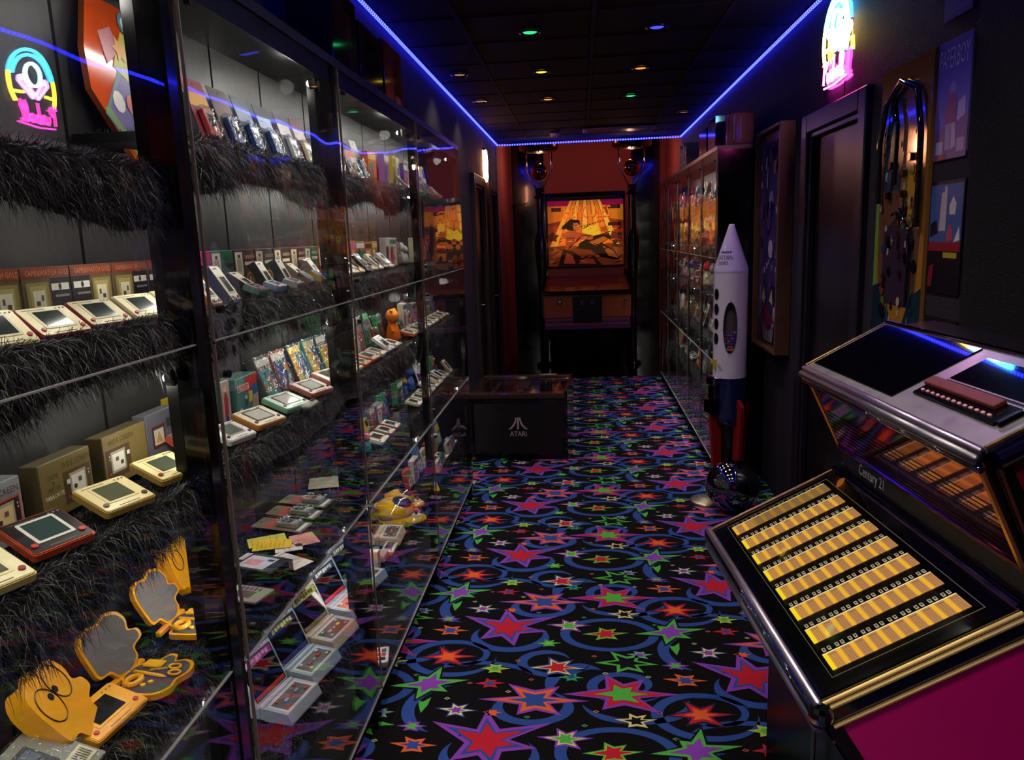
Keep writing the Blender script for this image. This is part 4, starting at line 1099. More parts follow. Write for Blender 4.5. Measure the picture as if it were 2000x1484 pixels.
# bare playfield panel with the long dark loop
pfp = wallpanel('playfield_panel', 'bare pinball playfield with dark orbit loop hung beside the neon-lit door', 'playfield', 3.08, 3.57, 1.18, 2.27, .014, '#a87838',
          [(rect(0, 1, 0, 1), '#a8742e'), ([(.12, .12), (.88, .12), (.95, .5), (.93, .85), (.7, .94), (.3, .94), (.1, .85), (.06, .5)], '#6a4a38'), ([(.14, .55), (.48, .55), (.46, .90), (.3, .92), (.14, .84)], '#28404e'),
           ([(.5, .45), (.78, .50), (.85, .90), (.55, .92)], '#8a5a48'), ([(.55, .40), (.72, .40), (.82, .62), (.6, .62)], '#c09030'), (rect(.0, .07, .1, .52), '#6f9a3a'), ([(.2, .12), (.8, .12), (.8, .40), (.5, .46), (.2, .40)], '#3a2c40'),
           ([(.0, .0), (.4, .0), (.2, .2), (.0, .18)], '#1c2c40'), ([(.6, .0), (1, .0), (1, .2), (.8, .16)], '#1e3444')] +
          scatter(70, ['#0a0808', '#9a7a40', '#a89878', '#7a3a24', '#2c4468', '#a8a090', '#30181f', '#5c662c', '#18121a'], .03, .11, .5, .08, .92, .02, .66) + scatter(14, ['#080608', '#18100c'], .03, .05, .6, .15, .85, .6, .95))
pw, phh = .441, .981
m = MB(); m.tube([(-.03, pw / 2 - .12 * pw * 1, 0.495), (-.03, pw / 2 - .10 * pw, 0.720), (-.03, pw / 2 - .20 * pw, 0.855), (-.03, pw / 2 - .5 * pw, 0.918), (-.03, pw / 2 - .82 * pw, 0.864), (-.03, pw / 2 - .92 * pw, 0.720), (-.03, pw / 2 - .94 * pw, 0.405)], .011, '#0a080c', 8); m.build('orbit_rail', 'gloss', pfp, True)
m = MB(); m.tube([(-.03, pw / 2 - .46 * pw, 0.558), (-.03, pw / 2 - .47 * pw, 0.765), (-.03, pw / 2 - .38 * pw, 0.864)], .008, '#0c0a10', 8); m.build('lane_rail', 'gloss', pfp, True)
m = MB(); m.tube([(-.03, pw / 2 - .45 * pw, 0.450), (-.03, pw / 2 - .60 * pw, 0.468), (-.03, pw / 2 - .78 * pw, 0.396), (-.03, pw / 2 - .82 * pw, 0.270), (-.03, pw / 2 - .80 * pw, 0.126)], .007, '#0c0a10', 8); m.build('lane_rail', 'gloss', pfp, True)
for (a, b) in ((.3, .58), (.33, .70), (.60, .66), (.62, .58), (.72, .72), (.55, .50)):
    m = MB(); m.tube([(-.014, pw / 2 - a * pw, b * .9), (-.030, pw / 2 - a * pw, b * .9)], .014, '#0a0808', 12); m.build('bumper_cap', 'gloss', pfp)
wallpanel('game_sign', 'blue metal PAPERBOY sign with a plain grey figure on the right wall', 'sign', 2.82, 3.065, 1.865, 2.27, .006, '#8a80b8',
          [(rect(0, 1, 0, 1), '#5a58c0'), ([(.0, .0), (1, 0), (1, .35), (0, .25)], '#6a4a90'), ([(.40, .60), (.52, .66), (.60, .60), (.55, .52), (.42, .52)], '#8a88c8'), ([(.32, .30), (.62, .30), (.66, .50), (.5, .56), (.34, .50)], '#8a3868'), ([(.36, .08), (.50, .08), (.52, .30), (.34, .30)], '#9088c0'), ([(.54, .08), (.68, .10), (.64, .30), (.52, .30)], '#a8a0c8'),
           ([(.68, .30), (.92, .34), (.90, .50), (.70, .46)], '#a8a4d8'), (rect(.08, .30, .05, .16), '#a8a0d0'), (rect(.72, .94, .05, .16), '#a090b8'), (rect(.05, .4, .0, .05), '#8a3a50')],
          [('PAPERBOY', .5, .85, .88, .17, '#dcd8ff')], mat='plastic', round_=.015)
wallpanel('game_sign', 'small blue poster with grey tower and red band below the PAPERBOY sign', 'poster', 2.805, 3.065, 1.39, 1.79, .006, '#14141c',
          [(rect(0, 1, 0, 1), '#0a0a10'), (rect(.03, .97, .45, .97), '#3a5a9a'), (rect(.03, .97, .38, .46), '#8a1c28'), ([(.32, .56), (.52, .56), (.52, .95), (.44, .95), (.44, .90), (.36, .90)], '#b8a8b8'), ([(.62, .70), (.78, .70), (.80, .80), (.70, .86), (.60, .78)], '#c8c0c0'), ([(.06, .50), (.30, .54), (.24, .66), (.06, .62)], '#140c18'), ([(.55, .46), (.75, .48), (.7, .62), (.58, .58)], '#b04858'), ([(.78, .46), (.95, .48), (.92, .60)], '#d8d0d8'),
           (rect(.5, .9, .32, .37), '#a89a30'), ([(.06, .05), (.2, .05), (.24, .26), (.1, .24)], '#7a1a2a')], mat='plastic')
wallpanel('game_sign', 'violet poster edge above the PAPERBOY sign near the ceiling', 'poster', 2.84, 3.05, 2.34, 2.66, .006, '#5a4a70', [(rect(0, 1, 0, 1), '#5a4890'), (rect(.06, .94, .3, .95), '#8a4a68'), (rect(.06, .94, .05, .25), '#6a60a0')], mat='plastic')
wallpanel('game_sign', 'small dark brown sign low on the right wall behind the jukebox lid', 'sign', 2.80, 3.05, 1.17, 1.30, .006, '#18100c', [(rect(0, 1, 0, 1), '#1c1010')] + scatter(10, ['#5a3418', '#7a4a20', '#3a2014'], .08, .2, 1.0), mat='plastic')

# ------------------------------------------------------------------ toys: builders
# local frame of every toy: front looks to +x, width along y, z up, origin at the middle of the front's lower edge
def place(name, label, cat, x, y, z, yaw=0.0, tilt=0.0, d=0.0, group=None):
    return thing(name, label, cat, (x, y, z + d * math.sin(tilt)), (0, -tilt, yaw), group)

def carton(label, x, y, z, w_, h_, d, col, art=(), texts=(), cat='box', name='game_box', yaw=0.0, tilt=0.0, group=None, mat='paper', side=None):
    t = place(name, label, cat, x, y, z, yaw, tilt, d, group)
    m = MB(); m.bbox(-d, 0, -w_ / 2, w_ / 2, 0, h_, side or col, .0015); m.build('carton', mat, t)
    m = MB()
    m.poly([(.0004, (a - .5) * w_, b * h_) for a, b in rect(.012, .988, .012, .988)], col)
    for k, (pts, c) in enumerate(art): m.poly([(.0006 + .00025 * min(k, 14), (a - .5) * w_, b * h_) for a, b in pts], c)
    for (s_, a, b, tw, th, c) in texts: put_text(m, s_, lambda u, v, a=a, b=b: (.0046, (a - .5) * w_ + u, b * h_ + v), tw * w_, th * h_, c, 1)
    m.build('front_print', mat, t)
    return t

def handheld(label, x, y, z, w_, h_, body, face, screen, tilt, yaw=0.0, btn='#a03038', portrait=False, cat='handheld game', rim=None, d=.013, group=None, stand=False):
    t = place('handheld_game', label, cat, x, y, z, yaw, tilt, d, group)
    m = MB(); m.prism(rrect(w_, h_, .006, 3, 0, h_ / 2), -d, -.002, body); m.prism(rrect(w_ - .003, h_ - .003, .006, 3, 0, h_ / 2), -.002, 0, body); m.build('case', 'plastic', t)
    m = MB(); m.prism(rrect(w_ * .94, h_ * .92, .004, 3, 0, h_ / 2), 0, .0008, face); fp = m.build('faceplate', 'plastic', t)
    if portrait: sw, sh, sy, sz = w_ * .50, h_ * .40, 0, h_ * .46
    else: sw, sh, sy, sz = w_ * .50, h_ * .52, 0, h_ * .54
    m = MB(); m.prism(rrect(sw * 1.22, sh * 1.22, .003, 2, sy, sz), .0008, .0018, rim or '#c8c0a0'); bz = m.build('bezel', 'plastic', t)
    m = MB(); m.prism(rect(sy - sw / 2, sy + sw / 2, sz - sh / 2, sz + sh / 2), .0018, .0022, screen); m.build('screen', 'gloss', bz)
    if portrait: bs = [(-w_ * .28, h_ * .10), (w_ * .28, h_ * .10)]
    else: bs = [(-w_ * .38, h_ * .20), (w_ * .38, h_ * .20)]
    for by, bz_ in bs:
        m = MB(); m.tube([(.0008, by, bz_), (.0035, by, bz_)], h_ * .055 if not portrait else w_ * .07, btn, 10); m.build('button', 'plastic', t)
    m = MB()
    for k in range(3):
        m.tube([(.0008, w_ * (.26 + .075 * k), h_ * .88), (.002, w_ * (.26 + .075 * k), h_ * .88)], h_ * .022, '#807868', 6) if not portrait else m.box(.0008, .0016, -w_ * .1, w_ * .1, h_ * (.88 - .0 * k), h_ * .92, '#404850')
    m.build('small_buttons', 'plastic', t)
    m = MB(); m.box(.0008, .0012, -w_ * .38, w_ * .05, h_ * .885, h_ * .90, '#6a6050'); m.box(.0008, .0012, -w_ * .2, w_ * .2, h_ * .08, h_ * .10, '#6a6050'); m.build('face_print', 'paper', fp)
    if stand:
        m = MB(); m.prism(rect(-w_ * .3, w_ * .3, 0, h_ * .7), -d - .003, -d, '#202028'); m.build('easel', 'plastic', t)
    return t

def blister(label, x, y, z, w_, h_, card, card2, item, tilt=.22, yaw=0.0, cat='blister pack', group=None, text=None):
    t = place('blister_pack', label, cat, x, y, z, yaw, tilt, .002, group)
    m = MB(); m.prism(rrect(w_, h_, .006, 2, 0, h_ / 2), -.0016, 0, card); cd = m.build('backing_card', 'paper', t)
    m = MB(); m.poly([(.0004, p[0], p[1]) for p in rect(-w_ * .46, w_ * .46, h_ * .60, h_ * .80)], card2); m.poly([(.0006, p[0], p[1]) for p in circ(0, h_ * .92, h_ * .025, 10)], '#060606')
    m.poly([(.0005, p[0], p[1]) for p in rect(-w_ * .4, w_ * .4, h_ * .06, h_ * .14)], '#d8d8d8')
    if text: put_text(m, text, lambda u, v: (.0008, u, h_ * .70 + v), w_ * .7, h_ * .08, '#f0f0e8', 1)
    m.build('card_print', 'paper', cd)
    m = MB(); m.bbox(.001, .014, -w_ * .26, w_ * .26, h_ * .16, h_ * .54, item, .002); m.build('toy', 'plastic', t)
    m = MB(); m.bbox(.016, .0165, -w_ * .17, w_ * .17, h_ * .30, h_ * .48, '#10161c', .0003) if False else m.box(.0142, .0148, -w_ * .16, w_ * .16, h_ * .30, h_ * .48, '#141a20'); m.build('toy_screen', 'gloss', t)
    m = MB(); m.bbox(.0, .020, -w_ * .34, w_ * .34, h_ * .10, h_ * .58, (1, 1, 1), .004); m.build('bubble', 'clear_pack', t)
    return t

def clear_box(label, x, y, z, w_, h_, d, inner, art, cat='boxed game', tilt=0.0, yaw=0.0, texts=()):
    t = carton(label, x - .004 if yaw == 0 else x + .004, y, z + .003, w_ - .008, h_ - .006, d - .008, inner, art, texts, cat, 'cased_game', yaw, tilt)
    m = MB(); m.bbox(-d + .004, .006, -w_ / 2, w_ / 2, -.003, h_ - .003, (1, 1, 1), .002); m.build('clear_case', 'clear_pack', t)
    return t

def artwork(seed, base, n=10, cols=None):
    r = random.Random(seed); cols = cols or ['#d8c060', '#c04030', '#3060a0', '#e0d8c8', '#208050', '#18141c', '#a85a90']
    out = [(rect(.04, .96, .78, .94), r.choice(cols)), (rect(.06, r.uniform(.4, .94), .08, .70), r.choice(cols))]
    for k in range(n):
        a, b, q = r.uniform(.15, .85), r.uniform(.15, .75), r.uniform(.05, .16)
        kind = r.randrange(4)
        if kind == 0: p = circ(a, b, q * .7, 9)
        elif kind == 1: p = starpts(a, b, q, q * .45, 5, r.uniform(0, 6))
        elif kind == 2: p = [(a - q, b - q * .6), (a + q * .8, b - q * .4), (a + q * .3, b + q)]
        else: p = rect(a - q, a + q, b - q * .18, b + q * .18)
        out.append(([(min(max(u, .03), .97), min(max(v, .03), .97)) for u, v in p], r.choice(cols)))
    return out

def figure(label, x, y, z, h_, col, col2, yaw=0.0, cat='toy figure'):
    t = place('toy_figure', label, cat, x, y, z, yaw)
    m = MB(); m.lathe([(0, 0), (h_ * .22, 0), (h_ * .24, h_ * .10), (h_ * .17, h_ * .45), (h_ * .10, h_ * .56), (0, h_ * .58)], col, 14); m.build('body', 'fabric', t, True)
    m = MB(); m.sphere((0, 0, h_ * .76), h_ * .21, col2, 14, 10); hd = m.build('head', 'fabric', t, True)
    for s_ in (-1, 1):
        m = MB(); m.tube([(0, s_ * h_ * .14, h_ * .48), (h_ * .06, s_ * h_ * .27, h_ * .30)], [h_ * .06, h_ * .05], col, 8); m.build('arm', 'fabric', t)
        m = MB(); m.sphere((h_ * .03, s_ * h_ * .17, h_ * .93), h_ * .06, col2, 8, 6); m.build('ear', 'fabric', hd)
    return t

# ------------------------------------------------------------------ toys: nearest left case
GOLD = '#5c5230'
def gold_art(flip=False):
    f = lambda p: [((1 - a) if flip else a, b) for a, b in p]
    return [(rect(.0, 1, .80, 1), '#7a3a26'), (f(rect(.56, 1, .0, .80)), '#161310'), (f(rect(.58, .96, .58, .70)), '#e0dccc'), (f(circ(.76, .64, .035, 10, .06)), '#302a20'), (f(rect(.06, .52, .12, .74)), '#8a7a46'), (f(rect(.13, .46, .20, .68)), '#a89a5a'),
            (f(rect(.18, .42, .28, .60)), '#d8d0b0'), (f(rect(.22, .30, .34, .42)), '#504838'), (f(rect(.33, .38, .42, .52)), '#605848'), (f(circ(.10, .20, .025, 8, .035)), '#902820'), (f(circ(.485, .20, .025, 8, .035)), '#902820'), (f(rect(.62, .92, .46, .50)), '#8a8478'), (f(rect(.62, .86, .14, .20)), '#c8c4b0')]
ordw = ['first', 'second', 'third', 'fourth', 'fifth', 'sixth', 'seventh', 'eighth', 'ninth', 'tenth']
for k in range(6):
    carton('gold and black GAME&WATCH GOLD box, %s from the near end of its shelf' % ordw[k], -.918, 1.0 + .125 * k, 1.53, .121, .098, .03, GOLD, gold_art(k % 2 == 1), [('GAME&WATCH GOLD', .5, .90, .92, .10, '#c8784a')], side='#5a4030')
for k, (x, y, tl) in enumerate(((-.785, .985, .85), (-.785, 1.105, .95), (-.80, 1.245, .95), (-.80, 1.375, .95), (-.80, 1.50, .95))):
    handheld('cream handheld game leaning below the gold boxes, %s from the near end' % ordw[k], x, y, 1.518, .092, .070, '#8a2830' if k in (1, 2) else '#c8b890', '#ddd4a8', '#2c3230', tl, yaw=-.22)
def wide_art(frame, inner, scr):
    return [(rect(.42, .96, .14, .72), frame), (rect(.44, .94, .17, .69), inner), (rect(.54, .86, .24, .66), '#a89c88'), (rect(.57, .83, .29, .61), scr), (rect(.60, .66, .36, .44), '#403830'), (rect(.70, .76, .46, .54), '#605040'), (circ(.49, .26, .022, 8, .03), '#b83028'), (circ(.91, .26, .022, 8, .03), '#b83028'), (circ(.90, .60, .012, 6, .018), '#d8d0b0'), (circ(.90, .54, .012, 6, .018), '#d8d0b0'), (rect(.46, .52, .50, .58), '#d8d8d8')]
carton('silver WIDE SCREEN game box, nearest on the second lower shelf', -.905, 1.03, 1.20, .145, .104, .03, '#8c8c8c', wide_art('#c04020', '#1a1412', '#d8c080'), [('WIDE SCREEN', .62, .85, .6, .10, '#181410')], side='#707070')
carton('gold WIDE SCREEN box lettered PARACHUTE', -.90, 1.205, 1.205, .136, .100, .034, '#756432', wide_art('#5a2c1a', '#4a4020', '#e0dcc8'), [('WIDE SCREEN', .66, .86, .56, .10, '#181008'), ('GAME', .20, .74, .2, .08, '#181008'), ('&', .20, .64, .05, .07, '#181008'), ('WATCH', .20, .54, .22, .08, '#181008'), ('PARACHUTE', .21, .41, .34, .075, '#f0e8d0')], side='#4c4224')
carton('gold WIDE SCREEN box just beyond the PARACHUTE box', -.905, 1.39, 1.205, .146, .100, .034, '#756432', [(([(1 - a, b) for a, b in p]), c) for p, c in wide_art('#5a2c1a', '#4a4020', '#e0dcc8')], [('WIDE SCREEN', .36, .86, .56, .10, '#181008')], side='#4c4224')
carton('grey game box with framed picture near the first post', -.91, 1.53, 1.205, .11, .105, .03, '#5e5e66', [(rect(.16, .62, .26, .72), '#5a2418'), (rect(.22, .56, .33, .65), '#c8c8b0'), ([(.26, .38), (.4, .6), (.52, .36)], '#c89048'), (rect(.68, .94, .6, .8), '#303038')])
carton('slim yellow game box against the first post', -.915, 1.625, 1.205, .055, .115, .03, '#b09a24', [(circ(.5, .72, .22, 8, .08), '#403808'), (rect(.3, .7, .2, .55), '#e8e0c0')])
handheld('red-rimmed handheld game lying on the fur before the silver box', -.785, 1.03, 1.205, .100, .092, '#b8482a', '#1c1a1a', '#3a4a48', 1.22, yaw=-.35, rim='#d8d4c8', btn='#c83a3a')
handheld('cream handheld game lying before the PARACHUTE box', -.785, 1.205, 1.205, .100, .092, '#b09048', '#e6d8a0', '#5c6048', 1.25, yaw=-.35, rim='#e0d098', btn='#5a2424')
handheld('cream handheld game lying beyond the others near the first post', -.785, 1.375, 1.205, .098, .090, '#b09048', '#e6d8a0', '#4a5040', 1.25, yaw=-.32, rim='#e0d098', btn='#8a2424')
handheld('cream handheld game at the very left edge below the red one', -.775, .885, 1.205, .100, .092, '#c8b470', '#efe6b8', '#606850', 1.25, yaw=-.35, rim='#e8dcb0', btn='#8a2430')
handheld('small red and white handheld game tilted beside the first post', -.86, 1.575, 1.205, .07, .06, '#b04a30', '#2a2022', '#c8c8c8', .9, yaw=.1, rim='#807878')
# yellow stationery boxes on the lowest visible shelf
def blob_outline(w_, h_, n=4):
    K = [(-.48, .40), (-.46, .80), (-.26, .97), (-.02, .93), (.20, 1.0), (.42, .92), (.50, .74), (.45, .58), (.60, .50), (.60, .36), (.38, .28), (.34, .12), (.16, .0), (-.12, .02), (-.24, .17), (-.44, .20)]
    out = []
    m_ = len(K)
    for i in range(m_):
        p0, p1, p2, p3 = (K[(i + d) % m_] for d in (-1, 0, 1, 2))
        for q in range(n):
            t = q / n
            out.append(tuple((.5 * (2 * p1[c] + (p2[c] - p0[c]) * t + (2 * p0[c] - 5 * p1[c] + 4 * p2[c] - p3[c]) * t * t + (3 * p1[c] - p0[c] - 3 * p2[c] + p3[c]) * t ** 3)) * (w_, h_)[c] for c in (0, 1)))
    return out[::-1]
YEL2 = '#e8a012'
t = place('stationery_box', 'closed yellow wavy-edged stationery box with two large ringed eyes', 'stationery box', -.80, 1.055, .862, .28, .62, .035)
m = MB(); m.prism(blob_outline(.125, .145), -.035, 0, YEL2); m.build('shell', 'plastic', t)
for (a, b, ex, ez) in ((-.026, .088, .014, .008), (.024, .104, -.016, -.006)):
    m = MB(); m.tube([(.001, a + .025 * math.cos(2 * PI * q / 24), b + .032 * math.sin(2 * PI * q / 24)) for q in range(24)], .0009, '#18120a', 5, closed=True); e = m.build('eye_ring', 'plastic', t)
    m = MB(); m.prism(circ(a + ex, b + ez, .0065, 12), 0, .001, '#100c08'); m.build('pupil', 'plastic', e)
def open_stationery(label, x, y, z, yaw, sc=1.0):
    t = place('stationery_box', label, 'stationery box', x, y, z, yaw)
    T0 = Matrix.Scale(sc, 4)
    def flat(poly, h0, h1, col, T, name, mat='plastic', par=t):
        m = MB(); m.T = T; n = len(poly)
        a = m._p([(p[0], p[1], h0) for p in poly] + [(p[0], p[1], h1) for p in poly]); c = lin(col)
        m.f.append(tuple(a + i for i in reversed(range(n)))); m.c.append(c); m.f.append(tuple(a + n + i for i in range(n))); m.c.append(c)
        for i in range(n): j = (i + 1) % n; m.f.append((a + i, a + j, a + n + j, a + n + i)); m.c.append(c)
        return m.build(name, mat, par)
    o1 = [(.0 + b * .125 / .145, a) for a, b in blob_outline(.13, .145)]
    tray = flat(o1, 0, .012, YEL2, T0, 'tray')
    i1 = [(.064 + (p[0] - .064) * .90, p[1] * .90) for p in o1]
    flat(i1, .012, .0125, '#4c4a4e', T0, 'tray_lining', 'fabric', tray)
    TL = T0 @ Matrix.Translation((.0, 0, .008)) @ Matrix.Rotation(math.radians(-118), 4, 'Y')
    lid = flat(o1, -.006, .004, YEL2, TL, 'lid'); flat(i1, -.0068, -.006, '#6e6a68', TL, 'lid_lining', 'fabric', lid)
    m = MB(); m.T = T0; m.bbox(-.008, .006, -.055, .055, .0, .014, YEL2, .003); m.build('hinge', 'plastic', t)
    def tool(name, f):
        m = MB(); m.T = T0; f(m); m.build(name, 'plastic', t)
    tool('tape_roll', lambda m: m.tube([(.040 + .013 * math.cos(2 * PI * q / 18), -.028 + .016 * math.sin(2 * PI * q / 18), .017) for q in range(18)], .006, YEL2, 8, closed=True))
    tool('notepad', lambda m: m.bbox(.022, .062, .022, .045, .013, .020, '#f0b020', .002))
    tool('pencil', lambda m: m.tube([(.018, .004, .016), (.085, -.004, .016), (.095, -.005, .016)], [.0035, .0035, .0005], '#e8a820', 8))
    tool('scissors', lambda m: (m.tube([(.090 + .012 * math.cos(2 * PI * q / 14), .030 + .008 * math.sin(2 * PI * q / 14), .017) for q in range(14)], .0025, YEL2, 6, closed=True), m.tube([(.102 + .012 * math.cos(2 * PI * q / 14), .010 + .008 * math.sin(2 * PI * q / 14), .017) for q in range(14)], .0025, YEL2, 6, closed=True), m.tube([(.080, .022, .017), (.048, .012, .017)], .002, '#c8a040', 6)))
    for (a, b) in ((.066, -.036), (.074, -.024)): tool('thumb_tack', lambda m, a=a, b=b: m.lathe([(.005, .013), (.005, .017), (0, .018)], '#f0b428', 10, a, b))
    return t
open_stationery('open yellow stationery box with grey lining, nearer of the two', -.865, 1.235, .862, -.10, .95)
open_stationery('open yellow stationery box with grey lining, farther of the two', -.885, 1.435, .862, .02, .95)
t = place('stationery_box', 'closed yellow stationery box propped behind the open ones by the post', 'stationery box', -.89, 1.56, .872, .1, .35, .03)
m = MB(); m.prism(blob_outline(.105, .13), -.03, 0, YEL2); m.build('shell', 'plastic', t)
m = MB(); m.tube([(.001, -.015 + .02 * math.cos(2 * PI * q / 20), .085 + .024 * math.sin(2 * PI * q / 20)) for q in range(20)], .0009, '#18120a', 5, closed=True); m.build('eye_ring', 'plastic', t)
handheld('yellow handheld game with white flowered side lying on the lowest shelf', -.775, 1.09, .868, .125, .080, YEL2, YEL2, '#20201c', 1.25, yaw=-.10, rim='#e8a81c', btn='#b02828')
t = clear_box('grey packaged game with barcode at the lower left corner', -.755, .955, .868, .12, .13, .018, '#8c8a7c', [(rect(.10, .62, .40, .86), '#3a4048'), (rect(.15, .58, .62, .80), '#5a6a78'), (rect(.2, .5, .45, .58), '#8a6a60'), (rect(.60, .95, .10, .34), '#d8d0b0')] + [(rect(.63 + .04 * q, .645 + .04 * q, .14, .30), '#181818') for q in range(7)] + [(circ(.16, .90, .07, 12), '#e8e8d8'), (circ(.16, .90, .045, 10), '#a8a838')], tilt=1.15, yaw=.1)
# shaped playfield pieces on the top shelf
def shaped_board(label, x, y, z, pts, th, col, extra, tilt):
    t = place('shaped_board', label, 'playfield piece', x, y, z, 0.05, tilt, th)
    m = MB(); m.prism(pts, -th, 0, col, '#7a3a18'); m.build('board', 'gloss', t)
    m = MB()
    for k, (p, c) in enumerate(extra): m.poly([(.0006 + k * .0002, a, b) for a, b in p], c)
    m.build('art', 'plastic', t)
ex = [([(-.09, .10), (.02, .01), (.10, .10), (.10, .22), (.0, .20)], '#3a7a8a'), ([(-.075, .105), (.015, .03), (.085, .10), (.085, .20), (.0, .185)], '#5a4a90'), ([(-.09, .11), (-.07, .115), (.01, .035), (.0, .02)], '#6a8a30'), ([(-.02, .20), (.09, .15), (.10, .26), (.04, .28)], '#b0b028'), ([(-.04, .20), (.02, .24), (.0, .28), (-.05, .26)], '#b86a78'), (circ(-.03, .13, .022, 9), '#e0d8d0'), (circ(.02, .13, .022, 9), '#c86a58'), (circ(.055, .14, .02, 9), '#e8e0d8'), (circ(.06, .30, .022, 10), '#3a8a98'), (circ(.06, .30, .012, 10), '#e8e8e8'), (starpts(.02, .24, .03, .015, 6), '#d89830')]
shaped_board('orange shaped playfield piece with blue and green artwork standing on the top shelf', -.90, 1.56, 1.812, [(.0, .0), (.06, .01), (.11, .05), (.11, .33), (-.06, .33), (-.11, .22), (-.12, .14), (-.05, .06)], .012, '#cc4c18', ex, .12)
shaped_board('red-orange shaped playfield piece cut off at the upper left corner', -.90, 1.09, 1.812, [(-.06, .0), (.04, .0), (.09, .10), (.09, .33), (-.09, .33), (-.09, .08)], .012, '#a83418', [([(-.08, .18), (.06, .20), (.05, .32), (-.08, .32)], '#3a8a90'), (circ(-.02, .26, .04, 10), '#c8b838')], .12)
# ------------------------------------------------------------------ toys: second left case
bl = [(1.86, '#8a2430', '#e0a030', '#b83028', 'red and yellow'), (1.99, '#5a4a48', '#6a3a30', '#3a4a8a', 'grey and brown'), (2.12, '#26364e', '#8a9ab0', '#28508a', 'dark blue'), (2.26, '#20283a', '#90a0b8', '#3a5a90', 'slate blue'), (2.41, '#4a4650', '#c0b8b8', '#a0a0a8', 'pale grey'), (2.54, '#6a2a34', '#d8d0c0', '#d8c8a8', 'maroon')]
for k, (y, c1, c2, c3, nm) in enumerate(bl): blister('%s blister pack on the top shelf of the second left case' % nm, -.875, y, 1.882, .105, .175, c1, c2, c3, .30)
for k, (y, c, nm) in enumerate(((1.72, '#d0287a', 'magenta'), (1.845, '#14603a', 'green'), (1.975, '#4a2420', 'brown'), (2.11, '#2a1c1a', 'black-brown'), (2.245, '#3a2018', 'dark brown'), (2.38, '#58281c', 'rust brown'), (2.505, '#1a5a3c', 'forest green'), (2.64, '#a82420', 'red'))):
    rev = k in (3,)
    art = [(rect(.05, .40, .38, .94), '#ded6b0'), (rect(.12, .33, .48, .78), '#a8a080'), (rect(.17, .28, .80, .88), '#302c28'), (circ(.70, .26, .20, 14, .20), '#9a8a40'), (circ(.70, .26, .14, 12, .15), '#7a2820'), (rect(.66, .74, .16, .34), '#d8b070'), (rect(.47, .94, .62, .70), '#181410' if k < 2 else '#d8c8a8')]
    carton('%s GAME&WATCH box standing on the third shelf of the second left case' % nm, -.918, y + .07, 1.53, .126, .112, .035, c, art, [('GAME&WATCH', .70, .82, .5, .09, '#181410' if k < 2 else '#d8c8a8')])
for k, (x, y, tl, c) in enumerate(((-.785, 1.60, .65, '#b85a38'), (-.80, 1.725, .55, '#1c3048'), (-.79, 1.86, .95, '#2c2c34'), (-.81, 1.99, .50, '#24242c'), (-.82, 2.14, .45, '#40404a'), (-.82, 2.30, .85, '#908878'), (-.83, 2.44, .6, '#585050'))):
    handheld('tall cream handheld game on the third shelf of the second left case, %s along' % ordw[k], x - .0, y, 1.515, .058, .098, c, '#e2dcc0', '#2c3432', tl, portrait=True, yaw=.10, btn='#807868', d=.022)
for k, (y, c) in enumerate(((1.83, '#5a8a80'), (1.95, '#7a90b0'), (2.08, '#9098a0'))):
    handheld('small glossy handheld lying at the fur edge of the third shelf, %s along' % ordw[k], -.775, y, 1.532, .075, .045, c, '#7a3a48' if k == 0 else '#d0d0d8', '#303840', 1.2, yaw=.1, rim='#a8b0b8')
for k, (y, c) in enumerate(((2.20, '#6a4a38'), (2.30, '#c8a028'), (2.40, '#3a3a48'))):
    handheld('little clamshell game at the fur edge of the third shelf, %s of three' % ordw[k], -.78, y, 1.532, .06, .05, c, '#6a88b0', '#c8d0d8', .9, yaw=.1, rim='#907860')
# leaning consoles seen on the shelf below the blister packs
carton('pale figure card standing against the post on the fourth shelf', -.90, 1.815, 1.205, .05, .115, .006, '#b09a88', [([(.3, .2), (.7, .25), (.75, .6), (.5, .8), (.3, .6)], '#a82838'), (circ(.5, .82, .16, 9, .07), '#d8b898'), (rect(.35, .65, .05, .22), '#28408a')])
carton('teal game box lettered BALLOON with a colourful picture', -.895, 1.93, 1.205, .135, .108, .055, '#4f8078', [([(.42, .60), (.70, .56), (.98, .70), (.98, .97), (.46, .97)], '#b82a28'), ([(.62, .50), (.98, .40), (.98, .72), (.70, .72)], '#2a5a98'), ([(.55, .30), (.70, .34), (.72, .58), (.55, .60)], '#d8c028'), ([(.66, .12), (.97, .1), (.97, .48), (.74, .46)], '#a8a89a'), ([(.72, .2), (.9, .2), (.86, .4)], '#d07848'), (rect(.06, .56, .66, .82), '#f0e0d8'), (rect(.08, .54, .68, .80), '#c84a3a'), (circ(.40, .48, .06, 9), '#d8d0c8'), (rect(.36, .44, .26, .44), '#30383c'), (rect(.08, .20, .10, .26), '#d8d8d0')], [('BALLOON', .31, .74, .42, .08, '#f8f0e8'), ('BF-107', .14, .92, .2, .05, '#203030')], side='#3c645e')
cb = [(2.06, '#5a5450', '#b06a58', 'grey and brick'), (2.17, '#b0604a', '#2a4a8a', 'salmon and blue'), (2.30, '#3a4a58', '#c87838', 'slate and orange'), (2.43, '#3a7a78', '#d8a838', 'teal and yellow'), (2.55, '#2c6a6a', '#c84848', 'deep teal')]
for k, (y, c, c2, nm) in enumerate(cb): clear_box('%s game in clear case on fourth shelf of second left case' % nm, -.865, y, 1.21, .105, .135, .035, c, [(rect(.08, .46, .10, .90), c2), (rect(.5, .95, .12, .86), '#34507a')] + artwork(40 + k, c, 14, ['#c8b080', '#3a60a0', '#d86848', '#e0d8c8', '#40a090', '#d8b838', c2]), tilt=.32)
